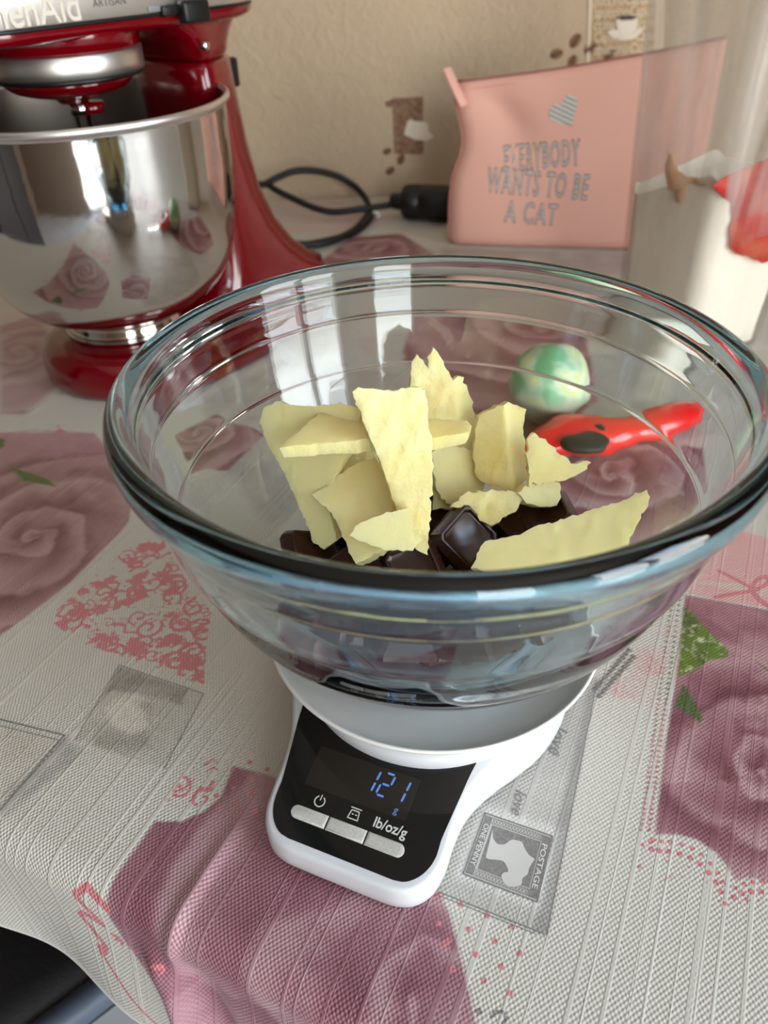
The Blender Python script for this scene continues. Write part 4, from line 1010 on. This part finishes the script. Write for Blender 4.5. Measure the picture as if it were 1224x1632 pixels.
# steel mixing bowl on the mixer
sb = [(0, .0375), (.047, .0375), (.0495, .0385), (.050, .0425), (.0485, .0475), (.0505, .0515), (.062, .0555), (.0780, .064), (.0920, .080), (.1010, .100), (.1064, .125), (.1092, .155), (.1100, .185), (.1106, .2035), (.1113, .2050), (.1133, .2060), (.1140, .2080), (.1132, .2100), (.1115, .2106), (.1100, .2098), (.1096, .2080)]
mb = thing('mixing_bowl', 'polished steel mixing bowl seated on the red stand mixer', 'bowl', MIX, MROT)
obj('bowl_body', *lathe([(max(p.x, 0), p.z) for p in catmull([(r, 0, z) for r, z in sb[:15]], 4)], 128), M_steel, mb)
obj('rolled_rim', *lathe([(p.x, p.z) for p in catmull([(r, 0, z) for r, z in sb[13:]], 4)], 128), M_alu, mb)
inn = [(.1096, .2080), (.1092, .200), (.1084, .180), (.1074, .152), (.1045, .125), (.0990, .101), (.090, .0815), (.076, .067), (.060, .058), (.03, .0555), (0, .055)]
obj('bowl_interior', *lathe([(max(p.x, 0), p.z) for p in catmull([(r, 0, z) for r, z in inn], 4)], 128), M_steel_in, mb)

# ------------------------------------------------------------------ power cord
cord = thing('power_cord', 'looped black power cord with plug on the table behind the glass bowl', 'cord')
def path(pts): return catmull([uny((x, y), d) for x, y, d in pts], 7)
def lift(P, r): return [Vector((p.x, min(p.y, RY1 - r - .001), max(p.z, r + .0004))) for p in P]
obj('cable', *tube(lift(path([(400, 290, .80), (420, 294, .81), (440, 284, .82), (468, 273, .83), (500, 272, .835), (535, 280, .835), (565, 297, .83), (583, 318, .81), (588, 336, .78), (578, 354, .74), (556, 372, .70), (520, 386, .67), (480, 390, .66), (440, 386, .66)]), .0043), .0043, 10), M_rubber, cord)
obj('cable', *tube(lift(path([(425, 292, .815), (440, 303, .80), (470, 318, .79), (500, 331, .78), (530, 338, .775), (565, 335, .775), (600, 330, .78), (628, 326, .78)]), .0043), .0043, 10), M_rubber, cord)
obj('cable', *tube(lift(path([(592, 338, .79), (588, 350, .75), (565, 371, .71), (530, 388, .685), (490, 394, .67), (450, 394, .66)]), .0043), .0043, 10), M_rubber, cord)
pa, pb = uny((622, 326), .775), uny((715, 328), .755)
pa.z = max(pa.z, .022); pb.z = pa.z
dv = (pb - pa).normalized(); Mq = Matrix.Translation(pa) @ dv.to_track_quat('Z', 'X').to_matrix().to_4x4(); L = (pb - pa).length
obj('plug', *xf(lathe([(0, 0), (.006, 0), (.0095, .003), (.0105, .010), (.0105, .014), (.0150, .016), (.0195, .019), (.0210, .024), (.0212, .038), (.0204, .039), (.0204, .041), (.0212, .042), (.0212, L), (.020, L + .002), (0, L + .002)], 40), Mq), M_black, cord, auto=40)
q = uny((598, 342), .775); obj('cable_tie', *tube([q + Vector((-.004, -.003, .002)), q + Vector((.001, -.004, .004)), q + Vector((.005, -.003, .001)), q + Vector((.002, -.004, -.004))], .0026, 8), M_whitetie, cord)

# ------------------------------------------------------------------ pink pouch
pl = unz((712, 392), 0); pr_ = unz((1030, 402), 0); pdir = (pr_ - pl); pdir.z = 0; pdir.normalize()
pnorm = Vector((pdir.y, -pdir.x, 0))     # towards the viewer
POR = pl.copy(); PLEN = (pr_ - pl).length + .045; PH = .168
TILT = .03
def plan(p):   # pixel -> (x, z) on the pouch's front plane
    n_ = (pnorm + Vector((0, 0, TILT / PH * 1.0))).normalized(); q = unp(p, POR, n_) - POR
    return q.dot(pdir), q.z
def ptop(x): 
    t = x / PLEN; return PH * (.985 - .02 * sin(min(1, max(0, t)) * pi)) + .040 * t
def left_edge(t):  # pinch of the gusset
    return .012 * math.exp(-((t - .66) / .17) ** 2) + .004 * (t > .9) * (t - .9) * 10
def pfront(s, t):  # s 0..1 along, t 0..1 up : returns x, out (towards viewer), z
    x = left_edge(t) * (1 - s) + PLEN * s - .010 * math.exp(-((t - .66) / .2) ** 2) * s * 0
    z = ptop(x) * t
    bulge = .010 * sin(pi * min(1, t * 1.15)) * (1 - .3 * abs(2 * s - 1)) - .009 * math.exp(-((s - .20) / .10) ** 2 - ((t - .78 + .9 * (s - .20)) / .13) ** 2)
    out = bulge - TILT * t + .002
    r = max(0, .06 - s) / .06; out -= .012 * r * r * (1 - .5 * t)
    if t < .07: out -= .006 * (1 - t / .07) ** 2
    return x, out, max(z, .0006)
def pback(s, t):
    x, o_, z = pfront(s, t); th_ = .058 * (1 - t) ** .8 + .006; r = max(0, .05 - s) / .05
    return x, o_ - th_ * (1 - .55 * r * r) , z
def PW(x, o_, z): return POR + pdir * x + pnorm * o_ + Vector((0, 0, z))
pouch = thing('cosmetic_pouch', 'pink zipped pouch lettered EVERYBODY WANTS TO BE A CAT, against the wall', 'pouch', (0, 0, 0))
ns, nt_ = 48, 30
V = []; F = []
for i in range(ns + 1):
    s = i / ns
    loop = [PW(*pfront(s, j / nt_)) for j in range(nt_ + 1)] + [PW(*pback(s, j / nt_)) for j in range(nt_, -1, -1)]
    V += loop
nl = 2 * (nt_ + 1)
for i in range(ns):
    for k in range(nl): F.append((i * nl + k, i * nl + (k + 1) % nl, (i + 1) * nl + (k + 1) % nl, (i + 1) * nl + k))
for e, idx0 in ((0, 0), (ns, ns * nl)):   # gusset ends, folded inwards along the middle
    for j in range(nt_):
        a_ = idx0 + j; b_ = idx0 + j + 1; c_ = idx0 + nl - 2 - j; d_ = idx0 + nl - 1 - j
        m0 = (V[a_] + V[d_]) / 2 + pdir * (.006 if e == 0 else -.006) * sin(pi * j / nt_); m1 = (V[b_] + V[c_]) / 2 + pdir * (.006 if e == 0 else -.006) * sin(pi * (j + 1) / nt_)
        q = len(V); V += [m0, m1]; F += [(a_, b_, q + 1, q), (q, q + 1, c_, d_)]
pbody = obj('pouch_body', V, F, M_pink, pouch)
bm = bmesh.new(); bm.from_mesh(pbody.data); bmesh.ops.remove_doubles(bm, verts=bm.verts, dist=.0001); bmesh.ops.recalc_face_normals(bm, faces=bm.faces); bm.to_mesh(pbody.data); bm.free()
obj('front_seam', *tube([PW(*pfront(.004, t)) for t in np.linspace(.03, .97, 24)], .0011, 6), M_pinkdark, pouch)
obj('top_edge', *tube([PW(x, o_ + .0004, z - .0065) for x, o_, z in (pfront(s, 1) for s in np.linspace(0, 1, 40))], .0005, 6), M_pinkdark, pouch)
obj('zipper', *tube([PW(x, o_ - .004, z + .0004) for x, o_, z in (pfront(s, 1) for s in np.linspace(0, 1, 40))], .0018, 6), M_zip, pouch)
n_ = (pnorm + Vector((0, 0, TILT / PH))).normalized()
tA, tB = unp((713, 106), POR, n_) + pnorm * .010, unp((741, 166), POR, n_) + pnorm * .012
obj('zip_end_tab', *xf(rbox(-.0075, .0075, -.002, .002, -(tB - tA).length / 2, (tB - tA).length / 2, .0015), Matrix.Translation((tA + tB) / 2) @ (tB - tA).to_track_quat('Z', 'Y').to_matrix().to_4x4()), mat('pink_tab', (240, 186, 172), .5), pouch)
# printed lettering: dark outline with silver-grey letters on it
def surf(x, z, e):
    t = z / ptop(x); t = min(1, max(0, t)); le = left_edge(t); s = (x - le) / (PLEN - le); X, O, Z = pfront(min(1, max(0, s)), t); return PW(x, O + e, z)
def pouch_text(s, pa, pb, hpx):
    (xa, za), (xb, zb) = plan(pa), plan(pb); xc, zc = (xa + xb) / 2, (za + zb) / 2; wdt = hypot(xb - xa, zb - za); ang = atan2(zb - za, xb - xa)
    hgt_ = hpx * wdt / hypot(pb[0] - pa[0], pb[1] - pa[1])
    for off, m, e, nm in ((.022, M_txtdark, .0004, 'letter_outline'), (-.014, M_txtgrey, .0007, 'lettering')):
        V, F = textmesh(s, 1, offset=off, space=1.15, res=2)
        if off > 0: w0 = (min(v.x for v in V), max(v.x for v in V), .72)
        ox = (w0[0] + w0[1]) / 2; sx = wdt / (w0[1] - w0[0]); sy = hgt_ / .72
        V = [surf(xc + (v.x - ox) * sx * cos(ang) - (v.y) * sy * sin(ang), zc + (v.x - ox) * sx * sin(ang) + v.y * sy * cos(ang), e) for v in V]
        obj(nm, V, F, m, pbody, smooth=False)
pouch_text('EVERYBODY', (803, 252), (924, 240), 37)
pouch_text('WANTS TO BE', (777, 285), (937, 296), 37)
pouch_text('A CAT', (805, 335), (888, 341), 33)
# striped heart
hx, hz_ = plan((900, 176)); HV = []
hp = [(.0155 * sin(t) ** 3, .001 * (13 * cos(t) - 5 * cos(2 * t) - 2 * cos(3 * t) - cos(4 * t))) for t in np.linspace(0, 2 * pi, 48, endpoint=False)]
ca, sa = cos(radians(34)), sin(radians(34))
hpr = [(x * ca - y * sa, x * sa + y * ca) for x, y in hp]
def strip_heart():
    V = []; F = []
    pts = hp; w_ = .0024; k = -.018
    while k < .018:     # slanted stripes clipped to the heart
        poly_ = [Vector((x, y)) for x, y in pts]
        d = Vector((cos(radians(35)), sin(radians(35))))
        for sgn, lim in ((1, k), (-1, -(k + w_))):
            out = []
            for i in range(len(poly_)):
                a_, b_ = poly_[i], poly_[(i + 1) % len(poly_)]; da, db = sgn * a_.dot(d) - lim, sgn * b_.dot(d) - lim
                if da >= 0: out.append(a_)
                if (da >= 0) != (db >= 0): out.append(a_.lerp(b_, da / (da - db)))
            poly_ = out
            if not poly_: break
        if len(poly_) > 2:
            o_ = len(V); V += [surf(hx + (p.x * ca - p.y * sa), hz_ + (p.x * sa + p.y * ca), .0006) for p in poly_]; F.append(tuple(range(o_, len(V))))
        k += w_ * 1.75
    return V, F
HVb = [surf(hx + x, hz_ + y, .0003) for x, y in hpr] + [surf(hx, hz_, .0003)]
heart = obj('printed_heart', HVb, [(i, (i + 1) % 48, 48) for i in range(48)], mat('heart_pale_grey', (216, 211, 202), .5), pbody, smooth=False)
obj('heart_stripes', *strip_heart(), mat('heart_stripe_grey', (150, 150, 144), .5), heart, smooth=False)

# ------------------------------------------------------------------ canister with flour bag
CC = Vector((.258, .398, 0)); CROT = radians(25)
def rsq(h, r, z, n=8):
    out = []
    for q, (sx, sy) in enumerate(((1, 1), (-1, 1), (-1, -1), (1, -1))):
        for i in range(n + 1):
            t = q * pi / 2 + i * pi / 2 / n; out.append(((h - r) * sx + r * cos(t), (h - r) * sy + r * sin(t), z))
    return out
can = thing('storage_canister', 'tall clear plastic canister at the right edge, holding a flour bag', 'canister', CC, CROT)
def ch(z): return .0485 + .040 * z
secs = [rsq(.040, .014, .0006), rsq(ch(0) - .002, .017, .0008), rsq(ch(0), .018, .004)] + [rsq(ch(z), .018, z) for z in np.linspace(.02, .31, 12)]
isecs = [rsq(ch(z) - .0016, .0165, z) for z in np.linspace(.31, .02, 12)] + [rsq(ch(.004) - .0016, .0165, .0035)]
obj('canister_wall', *loft(secs + isecs), M_clear, can, auto=60)
obj('canister_lid', *loft([rsq(ch(.31) + .001, .019, .3102), rsq(ch(.31) + .003, .021, .312), rsq(ch(.31) + .003, .021, .328), rsq(ch(.31), .018, .332)]), M_clear, can, auto=40)
bag = thing('flour_bag', 'white paper flour bag with torn red print inside the canister', 'bag', CC + Vector((0, 0, 0)), CROT)
def bh(z): return ch(z) - .0042
# torn upper border height around the bag
pm = rsq(1, .3, 0); nP = len(pm)
def torn(i):
    a_ = atan2(pm[i][1], pm[i][0]); return .136 + .010 * sin(a_ * 2 + .7) + .005 * sin(a_ * 7) + .003 * sin(a_ * 17)
tops = [torn(i) for i in range(nP)]
secs = [rsq(bh(.006) - .003, .014, .0040), rsq(bh(.006), .015, .0062)]
for f in np.linspace(.1, 1, 9): secs.append([(rsq(bh(tops[i] * f), .0155, 0)[i][0], rsq(bh(tops[i] * f), .0155, 0)[i][1], .006 + (tops[i] - .006) * f) for i in range(nP)])
top = secs[-1]
for s, dz in ((.93, -.012), (.7, -.016), (.3, -.014)): secs.append([(p[0] * s, p[1] * s, p[2] + dz) for p in top])
obj('bag_paper', *loft(secs), M_paper, bag, auto=60)
def patch(name, pts, P0, n_, e, m, parent, inv):
    # a torn paper patch lying on one wall of the canister's inside
    W = [unp(p, P0, n_) for p in pts]; c = W[0]; a_ = Vector((0, 0, 1)).cross(n_).normalized(); b_ = n_.cross(a_)
    P2 = [Vector(((w_ - c).dot(a_), (w_ - c).dot(b_))) for w_ in W]; B2 = []
    for i in range(len(P2)):
        for k_ in range(3): B2.append(P2[i].lerp(P2[(i + 1) % len(P2)], k_ / 3) + Vector((.0008 * sin(i * 7.3 + k_ * 4), .0008 * cos(i * 5.1 + k_ * 3))))
    r_ = delaunay_2d_cdt(B2, [], [list(range(len(B2)))], 1, 1e-7)
    V = [c + a_ * q.x + b_ * q.y + n_ * (e + .0004 * mnoise.noise(Vector((q.x, q.y, 0)) * 70)) for q in r_[0]]; F = [tuple(f) for f in r_[2]]
    o = obj(name, [inv @ v for v in V], F, m, parent)
    s = o.modifiers.new('s', 'SOLIDIFY'); s.thickness = .0005
    return o
MW = Matrix.Translation(CC) @ Matrix.Rotation(CROT, 4, 'Z'); MI = MW.inverted(); R3 = Matrix.Rotation(CROT, 3, 'Z')
nF = (R3 @ Vector((0, -1, .04))).normalized(); pF = MW @ Vector((0, -bh(.14), .14))
nS = (R3 @ Vector((-1, 0, .04))).normalized(); pS = MW @ Vector((-bh(.14), 0, .14))
patch('red_print', [(1133, 296), (1150, 284), (1172, 272), (1200, 262), (1224, 250), (1290, 240), (1300, 400), (1240, 412), (1212, 418), (1192, 408), (1176, 406), (1163, 396), (1161, 370), (1166, 345), (1164, 322), (1146, 310)], pF, nF, .0012, M_redpaper, bag, MI)
patch('peach_print', [(1066, 238), (1074, 250), (1082, 272), (1098, 281), (1112, 282), (1128, 293), (1122, 298), (1100, 290), (1092, 312), (1086, 326), (1078, 318), (1076, 304), (1066, 302), (1061, 275)], pS, nS, .0012, M_peach, bag, MI)

# ------------------------------------------------------------------ green ball and red-handled tool
bc = unz((880, 612), .031); 
def ball_material():
    m = mat('mottled_green_rubber', (150, 190, 120), .35)
    nt = m.node_tree; b = nt.nodes['Principled BSDF']; tc = nt.nodes.new('ShaderNodeTexCoord'); n = nt.nodes.new('ShaderNodeTexNoise'); n.inputs['Scale'].default_value = 42; n.inputs['Detail'].default_value = 2
    r = nt.nodes.new('ShaderNodeValToRGB'); e = r.color_ramp.elements
    e[0].position = .38; e[0].color = L4((112, 174, 124)); e[1].position = .66; e[1].color = L4((216, 222, 200))
    for p, c in ((.44, (152, 192, 150)), (.50, (186, 204, 172)), (.57, (198, 208, 140))):
        q = r.color_ramp.elements.new(p); q.color = L4(c)
    nt.links.new(tc.outputs['Object'], n.inputs['Vector']); nt.links.new(n.outputs[0], r.inputs[0])
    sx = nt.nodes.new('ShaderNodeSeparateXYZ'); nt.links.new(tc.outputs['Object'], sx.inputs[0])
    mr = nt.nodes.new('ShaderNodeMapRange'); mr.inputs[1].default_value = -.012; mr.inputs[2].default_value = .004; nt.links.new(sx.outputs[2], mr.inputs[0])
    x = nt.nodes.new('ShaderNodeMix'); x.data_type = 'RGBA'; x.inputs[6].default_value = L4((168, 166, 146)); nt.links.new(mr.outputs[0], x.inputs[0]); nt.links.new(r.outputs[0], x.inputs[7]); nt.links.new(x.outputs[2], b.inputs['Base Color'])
    return m
V, F = lathe([(.031 * sin(t) * (1 + .03 * sin(6 * t)), -.031 * cos(t)) for t in np.linspace(0, pi, 25)], 36)
V = [Vector(v) * (1 + .06 * mnoise.noise(Vector(v) * 60)) for v in V]
zmin = min(v.z for v in V)
bl = obj('rubber_ball', V, F, ball_material()); bl.location = (bc.x, bc.y, -zmin + .0004); tag(bl, 'small lumpy green and yellow ball on the cloth behind the bowl', 'ball')
tool = thing('peeler', 'red plastic-handled kitchen peeler lying behind the glass bowl', 'peeler')
ctr = [(838, 742, .0085, .010), (868, 716, .0135, .0125), (905, 702, .0185, .0135), (940, 704, .0180, .0130), (975, 704, .0145, .0125), (1010, 694, .0135, .0120), (1045, 684, .0150, .0130), (1085, 674, .0145, .0130), (1115, 664, .0130, .0120), (1135, 658, .0090, .009)]
secs = []; CP = [unz((x, y), .010) for x, y, _, _ in ctr]
CPs = catmull([(p.x, p.y, 0) for p in CP], 5); WPs = catmull([(a, b, 0) for _, _, a, b in ctr], 5)
for i, p in enumerate(CPs):
    t = (CPs[min(i + 1, len(CPs) - 1)] - CPs[max(i - 1, 0)]).normalized(); sd_ = Vector((-t.y, t.x, 0)); hw, ht = WPs[i].x, WPs[i].y
    secs.append([Vector((p.x, p.y, 0)) + sd_ * hw * cos(2 * pi * k / 20) + Vector((0, 0, .0006 + ht * .9 + ht * .9 * sin(2 * pi * k / 20))) for k in range(20)])
hd = obj('handle', *loft(secs), M_redplastic, tool)
gc = unz((935, 706), .024); gd = (CPs[20] - CPs[12]).normalized()
MG = Matrix.Translation(gc) @ Matrix.Rotation(atan2(gd.y, gd.x), 4, 'Z')
obj('grip_inset', *xf(lathe([(0, -.004), (.0125, -.004), (.013, -.001), (.0115, .0008), (0, .0012)], 32), MG @ Matrix.Diagonal((1.25, .82, 1, 1))), M_darkgrip, hd)
gc2 = unz((957, 686), .0228); obj('hang_slot', *xf(lathe([(0, -.004), (.0035, -.004), (.0035, .0006), (0, .0008)], 20), Matrix.Translation(gc2) @ Matrix.Rotation(-.9, 4, 'Z') @ Matrix.Diagonal((1.5, .7, 1, 1))), M_black, hd)
q0, q1 = CPs[0], CPs[0] + (CPs[0] - CPs[4]).normalized() * .06
obj('blade', *xf(rbox(0, .062, -.007, .007, -.0008, .0008, .0005), Matrix.Translation((q0.x, q0.y, .009)) @ Matrix.Rotation(atan2((q1 - q0).y, (q1 - q0).x), 4, 'Z')), M_steel, tool)

# ------------------------------------------------------------------ stool under the table edge
sz = -.27
a_, b_ = unz((185, 1572), sz), unz((95, 1640), sz)
sdir = (b_ - a_); sdir.z = 0; sdir.normalize(); sn = Vector((sdir.y, -sdir.x, 0))
if sn.x > 0: sn = -sn         # seat lies to the left of its visible border
SW = .36
corner = a_ - sdir * .16
stool = thing('stool', 'black padded seat with blue-grey piping below the table edge', 'stool', (corner.x, corner.y, RZ0), atan2(sdir.y, sdir.x))
side_sign = 1 if (Matrix.Rotation(-atan2(sdir.y, sdir.x), 3, 'Z') @ sn).y > 0 else -1
cxs, cys = SW / 2, side_sign * (SW / 2 + .012)
st_z = sz - RZ0
obj('seat', *loft([sellipse(cxs, cys, SW / 2 * f, SW / 2 * f, st_z + dz, 64, 7) for f, dz in ((.94, -.055), (.99, -.05), (1, -.02), (.995, -.006), (.97, .002), (.85, .006), (.4, .008))]), M_stool, stool)
pip = sellipse(cxs, cys, SW / 2 + .006, SW / 2 + .006, st_z - .004, 64, 7)
obj('piping', *loft([[Vector(p) + ((Vector((p[0] - cxs, p[1] - cys, 0)).normalized()) * .012 * cos(t) + Vector((0, 0, .012 * sin(t)))) for p in pip] for t in np.linspace(0, 2 * pi, 13)], False), M_piping, stool)
for sx in (-1, 1):
    for sy in (-1, 1):
        obj('leg', *tube([(cxs + sx * .15, cys + sy * .15, 0), (cxs + sx * .13, cys + sy * .13, st_z - .05)], .013, 14), M_legs, stool)
